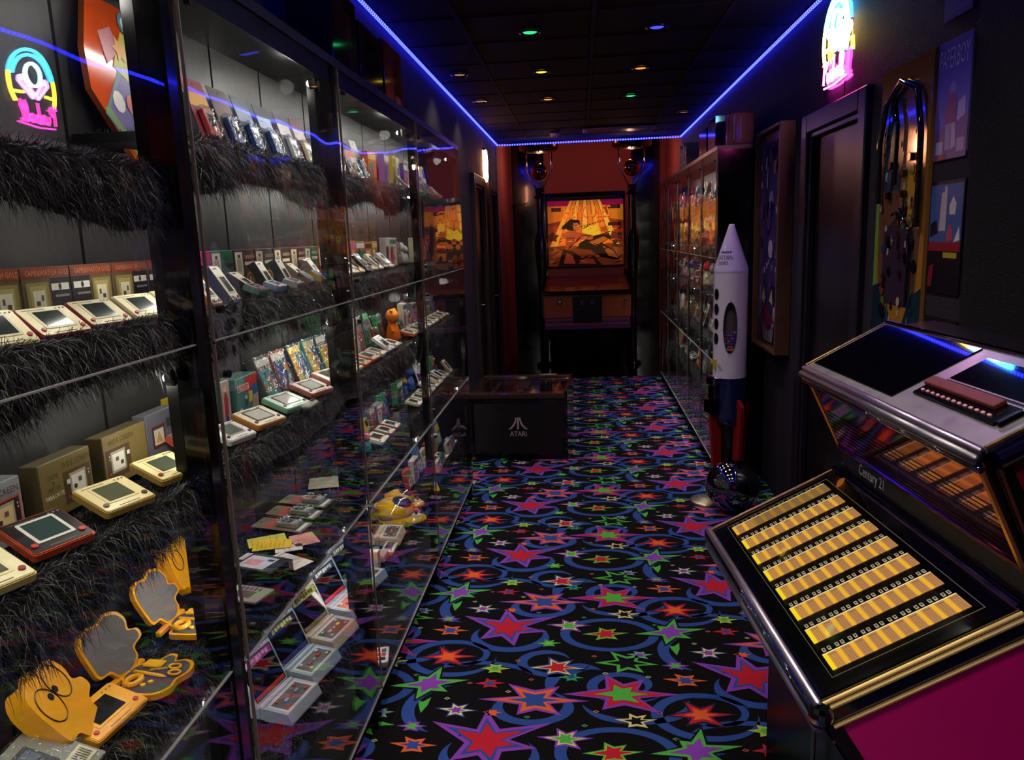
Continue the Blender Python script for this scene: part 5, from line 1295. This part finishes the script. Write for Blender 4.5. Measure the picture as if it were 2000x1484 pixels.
for k, (y, c, f, nm) in enumerate(((1.80, '#c8884a', '#e8dcc0', 'orange'), (1.985, '#8ac0a0', '#d8ecdc', 'mint green'), (2.185, '#c87868', '#f0e4d8', 'pink'), (2.37, '#c88878', '#e8dcd0', 'rose'))):
    handheld('%s rimmed wide handheld lying on the fourth shelf of the second left case' % nm, -.775, y, 1.205, .108, .088, c, f, '#d0d0c8' if k < 3 else '#505850', 1.25, yaw=-.30, rim='#383830', btn='#7a2030')
handheld('white handheld lying on the fourth shelf tight against the first post', -.785, 1.655, 1.205, .09, .08, '#c8c8c0', '#e0e0dc', '#6a7068', 1.25, yaw=-.3, rim='#a0a098', btn='#602038')
t = place('game_stick', 'small pale grey plastic accessory lying beside the pink handheld', 'accessory', -.745, 2.02, 1.205); m = MB(); m.bbox(-.03, .0, -.035, .035, 0, .014, '#b8b8b0', .005); m.build('body', 'plastic', t); m = MB(); m.bbox(-.02, -.008, .01, .03, .014, .018, '#403840', .002); m.build('key', 'plastic', t)
# lower shelf: flat cards, papers and a black box
for k, (x, y) in enumerate(((-.785, 1.985), (-.785, 2.085), (-.785, 2.185))):
    t = blister('olive grey blister card lying flat on the fifth shelf, %s of three' % ordw[k], x, y, .862, .075, .155, '#6a6450', '#a04838', '#8a8a80', 1.50, yaw=-.12)
def paper(label, x, y, z, w_, d, col, lines, yaw, name='leaflet', cat='paper', lc='#8a7430'):
    t = place(name, label, cat, x, y, z, yaw)
    m = MB(); m.box(-d / 2, d / 2, -w_ / 2, w_ / 2, 0, .0012, col); m.build('sheet', 'paper', t)
    m = MB()
    for k in range(lines): m.box(-d * .4 + d * .8 * k / max(1, lines), -d * .4 + d * .8 * k / max(1, lines) + d * .014, -w_ * .4, w_ * (.4 - .15 * (k % 3)), .0012, .0015, lc)
    m.build('print', 'paper', t); return t
paper('pale yellow leaflet on the fifth shelf under the brighter yellow one', -.865, 1.895, .862, .07, .10, '#d8c850', 5, .5)
paper('bright yellow leaflet overlapping the paler one on the fifth shelf', -.835, 1.86, .865, .06, .10, '#dcb81a', 7, .3)
paper('pink ruled leaflet beside the yellow leaflets', -.765, 1.905, .862, .085, .065, '#d89890', 9, .6, lc='#b05860')
paper('white card with red ovals below the pink leaflet', -.785, 1.845, .862, .045, .07, '#d8d0d0', 2, .4, lc='#c03038')
paper('white leaflet with a red band beyond the black box', -.755, 1.765, .862, .06, .12, '#d0ccc8', 5, -.5, lc='#b83040')
paper('white leaflet with pink print behind the black box', -.835, 1.78, .862, .04, .11, '#d8d0cc', 4, -.25, lc='#c05868')
t = carton('flat black box with red lettering along its near edge on the fifth shelf', -.735, 1.675, .862, .085, .028, .12, '#121012', (), [('Small Sparky', .5, .5, .8, .5, '#b02428')], yaw=-.30)
m = MB(); m.box(-.11, -.03, -.034, .030, .028, .0286, '#b8b8c8'); m.box(-.10, -.06, -.02, .01, .0286, .029, '#c88090'); m.box(-.052, -.035, .01, .02, .0286, .029, '#202024'); m.build('lid_print', 'paper', t)
t = place('manual', 'grey instruction booklet lying below the black box', 'booklet', -.78, 1.575, .862, -.25); m = MB(); m.bbox(-.05, .05, -.035, .035, 0, .006, '#8a8a84', .001); m.build('pages', 'paper', t); m = MB(); m.box(-.03, .02, -.02, .01, .006, .0064, '#303030'); [m.box(-.03 + .012 * q, -.024 + .012 * q, .015, .028, .006, .0064, '#202020') for q in range(5)]; m.build('cover_print', 'paper', t)
paper('crumpled grey card sheet at the far end of the fifth shelf', -.85, 2.40, .862, .12, .15, '#7a7868', 3, .3)
figure('small yellow plush toy at the far end of the fifth shelf', -.83, 2.56, .862, .07, '#c8b028', '#d8c030')

def clamshell(label, x, y, z, body, marq, mcol, kc, yaw=0.0, hood=None):
    t = place('tabletop_game', label, 'tabletop game', x, y, z, yaw)
    w_, dp = .150, .150
    m = MB()
    # base block with sloping front edge
    pr = [(0, .004), (-.012, .030), (-.085, .036), (-.085, 0), (0, 0)]
    n = m._p([(p[0], -w_ / 2, p[1]) for p in pr] + [(p[0], w_ / 2, p[1]) for p in pr]); k = len(pr); c = lin(body)
    m.f.append(tuple(n + i for i in range(k))); m.c.append(c); m.f.append(tuple(n + k + i for i in reversed(range(k)))); m.c.append(c)
    for i in range(k): j = (i + 1) % k; m.f.append((n + j, n + i, n + k + i, n + k + j)); m.c.append(c)
    base = m.build('keyboard_base', 'plastic', t)
    sl = (.036 - .030) / (.085 - .012)
    def q(a, b, h=.0): return (-.012 - a * .070, (b - .5) * w_, .030 + a * .070 * sl + h)
    m = MB(); m.poly([q(.06, .07, .0006), q(.06, .93, .0006), q(.94, .93, .0006), q(.94, .07, .0006)], '#d0d0d4'); m.poly([q(.12, .11, .0010), q(.12, .89, .0010), q(.88, .89, .0010), q(.88, .11, .0010)], kc[0]); m.build('key_panel', 'plastic', base)
    for (a, b, sz, cc) in ((.5, .34, .010, kc[1]), (.5, .66, .010, kc[1]), (.25, .22, .007, kc[2]), (.75, .22, .007, kc[2]), (.25, .78, .007, kc[2]), (.75, .78, .007, kc[2]), (.5, .5, .006, kc[2])):
        p = q(a, b, .001); m = MB(); m.bbox(p[0] - sz / 2, p[0] + sz / 2, p[1] - sz * .8, p[1] + sz * .8, p[2], p[2] + .004, cc, .001); m.build('key', 'plastic', base)
    m = MB(); m.bbox(-.100, -.087, -w_ / 2, w_ / 2, 0, .040, body, .003); m.build('hinge_bar', 'plastic', t)
    m = MB(); m.bbox(-.175, -.101, -w_ / 2, w_ / 2, 0, .034, body, .003); m.build('rear_base', 'plastic', t)
    # raised screen leaning back, with a hood behind
    TS = Matrix.Translation((-.104, 0, .034)) @ Matrix.Rotation(math.radians(-24), 4, 'Y')
    m = MB(); m.T = TS; m.bbox(-.012, 0, -w_ / 2, w_ / 2, 0, .128, body, .003); sc = m.build('screen_frame', 'plastic', t)
    m = MB(); m.T = TS; m.poly([(.0006, a, b) for a, b in rect(-.068, .068, .008, .120)], '#0c0a10'); m.build('screen', 'gloss', sc)
    m = MB(); m.T = TS; m.poly([(.001, a, b) for a, b in rect(-.064, .064, .096, .118)], marq); [m.poly([(.0016, a, b) for a, b in rect(-.052 + .015 * q, -.041 + .015 * q + .002 * (q % 2), .1005 + .002 * (q % 3), .1135)], mcol[0]) for q in range(7)]; m.poly([(.001, a, b) for a, b in rect(-.064, .064, .010, .022)], mcol[2]); m.build('marquee', 'paper', sc)
    m = MB(); m.T = TS
    m.poly([(-.012, -w_ / 2 + .002, .126), (-.012, w_ / 2 - .002, .126), (-.062, w_ / 2 - .004, -.012), (-.062, -w_ / 2 + .004, -.012)][::-1], hood or body)
    m.poly([(-.012, -w_ / 2 + .002, .126), (-.062, -w_ / 2 + .004, -.012), (-.012, -w_ / 2 + .002, .0)], hood or body); m.poly([(-.012, w_ / 2 - .002, .126), (-.012, w_ / 2 - .002, .0), (-.062, w_ / 2 - .004, -.012)], hood or body)
    m.build('hood', 'plastic', t)
    return t
cs = [(1.815, '#a8b0bc', '#8a3a80', ('#e0a0d0', '', '#a83a20'), ('#5a5650', '#8a9ac8', '#c83a3a'), 'with purple marquee, nearest the first post'),
      (1.995, '#98a8b4', '#2a3048', ('#d8d080', '', '#302c60'), ('#5a5a58', '#b83030', '#d0d0d0'), 'with dark blue marquee, second from the post'),
      (2.180, '#c0b49c', '#b0a820', ('#2c3010', '', '#7a7020'), ('#50504c', '#d8b838', '#c8c8c0'), 'in beige with yellow marquee, third from the post'),
      (2.370, '#a8b4c0', '#30343c', ('#c8d0d8', '', '#b82c38'), ('#b8706a', '#c83038', '#e0d8d8'), 'with red lower band, fourth from the post'),
      (2.565, '#90a0a8', '#40444c', ('#d8d8d8', '', '#205048'), ('#70706a', '#d8d8d8', '#c83a3a'), 'half hidden behind the second post')]
for y, b, mq, mc, kc, nm in cs: clamshell('folding tabletop game ' + nm, -.762, y, .412, b, mq, mc, kc, yaw=-.20)
handheld('sky blue game board lying on the case floor below the tabletop games', -.80, 1.66, .142, .17, .12, '#1c4a60', '#48a8d0', '#68c0e0', 1.40, yaw=.1, rim='#3890b8', btn='#d8e8e0')

# ------------------------------------------------------------------ toys: farther bays, filled shelf by shelf
NAMED = {'orange': '#d0602a', 'red': '#b02a28', 'yellow': '#d0b02c', 'white': '#c8c4bc', 'grey': '#70706c', 'green': '#2a8a48', 'teal': '#2c7a7a', 'blue': '#2c58a0', 'purple': '#5a3a90', 'pink': '#c87888', 'brown': '#6a4430', 'black': '#1c1a1c', 'gold': '#94782c', 'cream': '#d8cca4', 'lilac': '#8a6ab0'}
TEEN = ['first', 'second', 'third', 'fourth', 'fifth', 'sixth', 'seventh', 'eighth', 'ninth', 'tenth', 'eleventh', 'twelfth', 'thirteenth', 'fourteenth', 'fifteenth', 'sixteenth']
def fill(where, y0, y1, z, xr, s, kinds, cols, seed, wmin=.08, wmax=.13, hmin=.09, hmax=.14, row='back'):
    """a row of toys along y; xr = x of their fronts; s = +1 looks to +x"""
    r = random.Random(seed); y = y0; k = 0
    yaw0 = 0.0 if s > 0 else PI
    while True:
        w_ = r.uniform(wmin, wmax); h_ = r.uniform(hmin, hmax)
        if y + w_ > y1: break
        yc = y + w_ / 2; cn = r.choice(cols); c = NAMED[cn]; kind = r.choice(kinds); od = TEEN[min(k, 15)]
        cn2 = r.choice(list(NAMED)); yaw = yaw0 + r.uniform(-.06, .06)
        if kind == 'box': carton('%s game box, %s toy in the %s row, %s' % (cn, od, row, where), xr, yc, z, w_ * .96, h_, .03, c, artwork(seed * 31 + k, c, 9), yaw=yaw)
        elif kind == 'blister': blister('%s blister pack, %s toy in the %s row, %s' % (cn, od, row, where), xr, yc, z, w_ * .96, h_ * 1.1, c, NAMED[cn2], r.choice(list(NAMED.values())), .28, yaw)
        elif kind == 'clear': clear_box('%s boxed game in clear plastic, %s in the %s row, %s' % (cn, od, row, where), xr, yc, z, w_ * .96, h_, .03, c, artwork(seed * 37 + k, c, 9), tilt=.15, yaw=yaw)
        elif kind == 'hand': handheld('%s handheld game, %s toy in the %s row, %s' % (cn, od, row, where), xr, yc, z, w_ * .82, min(h_, .09), c, r.choice(['#ddd6bc', '#d8d8d8', c]), '#303834', r.uniform(.6, 1.1), yaw, d=.012, rim='#807a68')
        elif kind == 'flat': handheld('%s flat handheld, %s toy in the %s row, %s' % (cn, od, row, where), xr, yc, z, w_ * .85, .075, c, r.choice(['#ddd6bc', '#d8d8d8', '#c8b8a0']), '#404840', 1.3, yaw, d=.012, rim='#908a78')
        elif kind == 'fig': figure('%s soft toy, %s toy in the %s row, %s' % (cn, od, row, where), xr - s * .04, yc, z, h_, c, NAMED[cn2], yaw)
        elif kind == 'cart': carton('%s slim cartridge case, %s in the %s row, %s' % (cn, od, row, where), xr, yc, z, w_ * .96, h_, .02, c, [(rect(.1, .9, .62, .92), NAMED[cn2]), (rect(.2, .8, .12, .5), '#d0ccc0'), (circ(.5, .31, .16, 9), NAMED[cn2])], tilt=.2, yaw=yaw, cat='cartridge', name='cartridge_case')
        y += w_ + r.uniform(.002, .012); k += 1
W3 = 'third left case, %s shelf'
W4 = 'farthest left case, %s shelf'
fill(W3 % 'top', 2.70, 3.44, 1.882, -.885, 1, ['box', 'blister', 'clear'], ['orange', 'red', 'white', 'orange'], 101, hmin=.12, hmax=.18)
fill(W3 % 'second', 2.76, 3.44, 1.532, -.91, 1, ['box'], ['gold', 'yellow', 'gold', 'orange'], 102)
fill(W3 % 'second', 2.62, 3.40, 1.532, -.82, 1, ['hand'], ['black', 'white', 'cream'], 103, .07, .10, row='front')
fill(W3 % 'third', 2.66, 3.44, 1.202, -.88, 1, ['blister', 'clear'], ['green', 'blue', 'teal', 'green', 'white'], 104, hmin=.12, hmax=.16)
fill(W3 % 'third', 2.44, 3.30, 1.202, -.785, 1, ['flat', 'hand'], ['cream', 'orange', 'white'], 105, .09, .12, row='front')
figure('orange soft toy standing at the end of the third shelf near the third post', -.86, 3.40, 1.202, .15, '#d86a1c', '#e08030'); 
fill(W3 % 'fourth', 2.70, 3.44, .862, -.89, 1, ['box', 'clear', 'blister'], ['blue', 'teal', 'grey', 'red', 'green'], 106)
fill(W3 % 'fourth', 2.60, 3.40, .862, -.79, 1, ['flat', 'fig', 'cart'], ['grey', 'white', 'teal', 'red', 'green'], 107, .09, .13, .06, .08, row='front')
fill(W4 % 'top', 3.52, 4.60, 1.882, -.88, 1, ['cart', 'box'], ['purple', 'yellow', 'lilac', 'white'], 111, .05, .09, .15, .2)
fill(W4 % 'top', 3.56, 4.56, 1.882, -.80, 1, ['hand', 'flat'], ['white', 'grey'], 112, .07, .1, row='front')
fill(W4 % 'second', 3.52, 4.60, 1.532, -.90, 1, ['box', 'clear', 'fig'], ['pink', 'orange', 'white', 'cream'], 113)
fill(W4 % 'third', 3.52, 4.60, 1.202, -.89, 1, ['clear', 'box', 'blister'], ['purple', 'grey', 'green', 'cream', 'lilac'], 114)
fill(W4 % 'third', 3.52, 4.60, 1.202, -.79, 1, ['flat'], ['orange', 'green', 'cream', 'grey'], 115, .09, .12, row='front')
fill(W4 % 'fourth', 3.52, 4.60, .862, -.89, 1, ['box', 'fig', 'blister'], ['blue', 'red', 'green', 'white'], 116)
fill(W4 % 'fourth', 3.52, 4.60, .862, -.785, 1, ['flat', 'hand'], ['white', 'cream', 'grey'], 117, .09, .12, row='front')
fill(W4 % 'lowest', 3.60, 4.60, .412, -.88, 1, ['box', 'cart'], ['red', 'blue', 'white', 'brown'], 118)
fill(W4 % 'lowest', 3.90, 4.60, .412, -.785, 1, ['cart', 'flat'], ['red', 'blue', 'teal', 'white'], 119, .09, .12, .05, .08, row='front')
# lowest shelf of the third case: yellow helmet games and consoles
def helmet(label, x, y, z, yaw, sc=1.0):
    t = place('helmet_game', label, 'tabletop game', x, y, z, yaw)
    Y = '#d8a80e'
    m = MB(); m.T = Matrix.Scale(sc, 4)
    m.sphere((-.085, 0, .045), .085, Y, 28, 16, 1.0, 1.05, .62); m.build('dome', 'gloss', t, True)
    m = MB(); m.T = Matrix.Scale(sc, 4); m.bbox(-.17, .0, -.085, .085, .0, .03, Y, .012); bs = m.build('base', 'gloss', t)
    m = MB(); m.T = Matrix.Scale(sc, 4); m.sphere((-.062, 0, .062), .062, '#141828', 22, 12, .9, .95, .62); m.build('visor', 'gloss', t, True)
    m = MB(); m.T = Matrix.Scale(sc, 4); m.sphere((.012, 0, .014), .05, Y, 20, 10, .9, 1.1, .32); m.build('lip', 'gloss', t, True)
    m = MB(); m.T = Matrix.Scale(sc, 4); m.tube([(.018, 0, .028), (.018, 0, .034)], .018, '#e8e8e0', 12); jp = m.build('joystick_plate', 'plastic', t)
    m = MB(); m.T = Matrix.Scale(sc, 4); m.tube([(.018, 0, .034), (.018, 0, .046)], .006, '#181414', 8); m.sphere((.018, 0, .048), .009, '#a02820', 8, 6); m.build('joystick', 'plastic', jp)
    m = MB(); m.T = Matrix.Scale(sc, 4); m.tube([(-.085 - .078 * math.cos(a), .084 * math.sin(a), .068) for a in [-1.2 + .24 * k for k in range(11)]], .003, '#b04020', 6); m.build('stripe', 'plastic', t)
    return t
helmet('yellow helmet-shaped tabletop game with dark visor, nearer of the two', -.775, 3.20, .412, -.25, 1.08)
helmet('yellow helmet-shaped tabletop game with dark visor, farther of the two', -.81, 3.40, .412, .1, .85)
clamshell('beige folding tabletop game standing open before the helmet games', -.775, 3.005, .412, '#c8bca0', '#40403c', ('#d8c8a0', '', '#803028'), ('#302c2c', '#b03038', '#d8d8d0'), yaw=.05)
handheld('cream game controller with red buttons on the lowest shelf', -.775, 2.885, .412, .12, .05, '#b8b4a8', '#d8d0b8', '#302c28', 1.4, btn='#b02028', rim='#605850')
t = place('paddle_unit', 'grey paddle controller box with knob on the lowest shelf', 'controller', -.79, 2.79, .412); m = MB(); m.bbox(-.08, 0, -.035, .035, 0, .03, '#a8a49c', .004); m.build('body', 'plastic', t); m = MB(); m.tube([(-.04, 0, .03), (-.04, 0, .05)], .014, '#606060', 12); m.build('knob', 'plastic', t)
carton('cream cassette case standing on the lowest shelf by the second post', -.80, 2.715, .412, .035, .07, .09, '#d8d0b8', [(rect(.2, .8, .2, .8), '#a8a080')], cat='cassette', name='cassette_case')
t = place('keypad_unit', 'white keypad with black and red keys by the glass on the case floor', 'keypad', -.735, 2.53, .142, .2); m = MB(); m.bbox(-.09, 0, -.055, .055, 0, .016, '#d0d0d0', .003); m.build('body', 'plastic', t)
for a in range(3):
    for b in range(3): m = MB(); m.bbox(-.07 + a * .022, -.054 + a * .022, -.04 + b * .028, -.022 + b * .028, .016, .02, ('#282428', '#b02c34')[(a + b) % 2], .001); m.build('key', 'plastic', t)
t = place('toy_boat', 'small yellow toy boat with white cabin by the glass of the farthest left case', 'toy', -.735, 3.62, .412, .3)
m = MB(); m.prism([(-.05, 0), (.05, 0), (.062, .022), (-.062, .022)], -.05, 0, '#d8b020'); m.build('hull', 'gloss', t); m = MB(); m.bbox(-.04, -.01, -.03, .02, .022, .045, '#d8d8d8', .003); m.build('cabin', 'plastic', t); m = MB(); m.tube([(-.025, 0, .045), (-.025, 0, .06)], .006, '#302c2c', 8); m.build('funnel', 'plastic', t)

# things standing on top of the cases
def topbox(label, x, y, z, w_, h_, d, col, art, yaw): carton(label, x, y, z, w_, h_, d, col, art, yaw=yaw, mat='gloss', cat='box', name='display_box')
ZT = 2.192
topbox('tall dark box with green reflection on top of the second left case', -.80, 2.76, ZT, .30, .30, .15, '#241420', [(rect(.55, .75, .3, .8), '#5a3428'), (rect(.6, .95, .1, .5), '#3a3038'), (rect(.1, .5, .5, .9), '#4a1c28')], .0)
topbox('dark box with round black window on top of the third left case', -.80, 3.10, ZT, .32, .26, .15, '#28162a', [(circ(.5, .60, .34, 20, .34), '#07060a'), (rect(.32, .68, .06, .24), '#0a080c')], .0)
topbox('red illustrated box on top of the third left case', -.80, 3.46, ZT, .32, .28, .15, '#6a2024', [(rect(.08, .45, .1, .9), '#8a3a2a'), ([(.5, .1), (.9, .2), (.8, .9), (.55, .8)], '#4a181c'), (rect(.55, .85, .12, .3), '#a85a50'), (rect(.12, .4, .7, .85), '#5a2c50')], .0)
t = thing('toy_ship', 'dark toy spaceship model with tiny orange lights on top of the farthest left case', 'toy', (-.86, 3.86, ZT))
m = MB(); m.bbox(-.06, .06, -.14, .14, 0, .05, '#14121a', .015); m.build('hull', 'gloss', t); m = MB(); m.bbox(-.035, .035, -.10, .06, .05, .09, '#1a1620', .012); m.build('bridge', 'gloss', t); m = MB(); [m.sphere((.06, -.11 + .05 * k, .03), .007, (1, .35, .08), 6, 5) for k in range(5)]; m.build('lamps', 'screen', t); m = MB(); m.tube([(0, .08, .05), (0, .10, .12)], .006, '#2a2430'); m.build('mast', 'plastic', t)
ZTR = 2.167
t = thing('display_tin', 'round orange and white tin standing at the near end of the right case top', 'tin', (1.02, 5.20, ZTR))
m = MB(); m.lathe([(.085, 0), (.088, .01), (.088, .19), (.085, .20), (0, .20)], '#b06a50', 28, cols=['#8a4a38', '#b06a50', '#8a4a38', '#a05a48']); m.build('tin', 'gloss', t)
m = MB(); [m.poly([(.0885 * math.cos(a), .0885 * math.sin(a), z0) for a, z0 in ((a0, .03), (a0 + .5, .03), (a0 + .5, .17), (a0, .17))], c) for a0, c in ((-2.9, '#d8b0a0'), (-2.2, '#e0c8c0'), (2.7, '#4a5a98'), (-1.5, '#c87850'))]; m.build('label_print', 'gloss', t)
topbox('tall blue and orange box on the right case top behind the round tin', .90, 5.55, ZTR, .30, .22, .18, '#2a3050', [(rect(.1, .5, .1, .9), '#3a5a98'), (rect(.55, .9, .1, .5), '#a85a38'), ([(.5, .5), (.9, .6), (.7, .9)], '#7a6a90')], PI)
topbox('dark violet box on the right case top, third from the camera', .91, 6.00, ZTR, .34, .20, .18, '#2a2038', [(rect(.1, .9, .5, .9), '#4a3a68'), (circ(.3, .3, .12, 10), '#8a5a40')], PI)
for k in range(6):
    carton('dark brown book standing on the far end of the right case top, %s of six' % TEEN[k], .92, 7.05 + k * .07, ZTR, .055, .20 + .02 * (k % 3), .14, ('#2c1c18', '#3a2218', '#201414')[k % 3], [(rect(.2, .8, .7, .76), '#a8803c'), (rect(.2, .8, .3, .34), '#a8803c')], cat='book', name='book', yaw=PI)
carton('tan book leaning on the dark books on the right case top', .91, 6.93, ZTR, .03, .22, .13, '#9a7038', [(rect(.2, .8, .6, .8), '#5a3418')], cat='book', name='book', yaw=PI)
# right cases
RK = [('nearest', 5.13, 5.66), ('second', 5.76, 6.34), ('third', 6.44, 7.04), ('fourth', 7.14, 7.79), ('farthest', 7.89, 8.54)]
RS = [('top', 1.85, ['fig', 'blister', 'clear'], ['white', 'red', 'green', 'brown', 'pink']), ('second', 1.53, ['box', 'clear'], ['orange', 'yellow', 'orange', 'red']), ('third', 1.20, ['clear', 'fig', 'blister', 'hand'], ['white', 'grey', 'blue', 'cream', 'pink']), ('fourth', .86, ['clear', 'cart', 'blister'], ['grey', 'white', 'brown', 'green', 'black']), ('lowest', .46, ['cart', 'flat', 'clear'], ['white', 'orange', 'teal', 'grey'])]
for i, (bn, a, b) in enumerate(RK):
    for j, (sn, z, kinds, cols) in enumerate(RS):
        fill('%s right case, %s shelf' % (bn, sn), a, b, z + .002, 1.00, -1, kinds, cols, 300 + i * 10 + j, .12, .19, .13, .20)
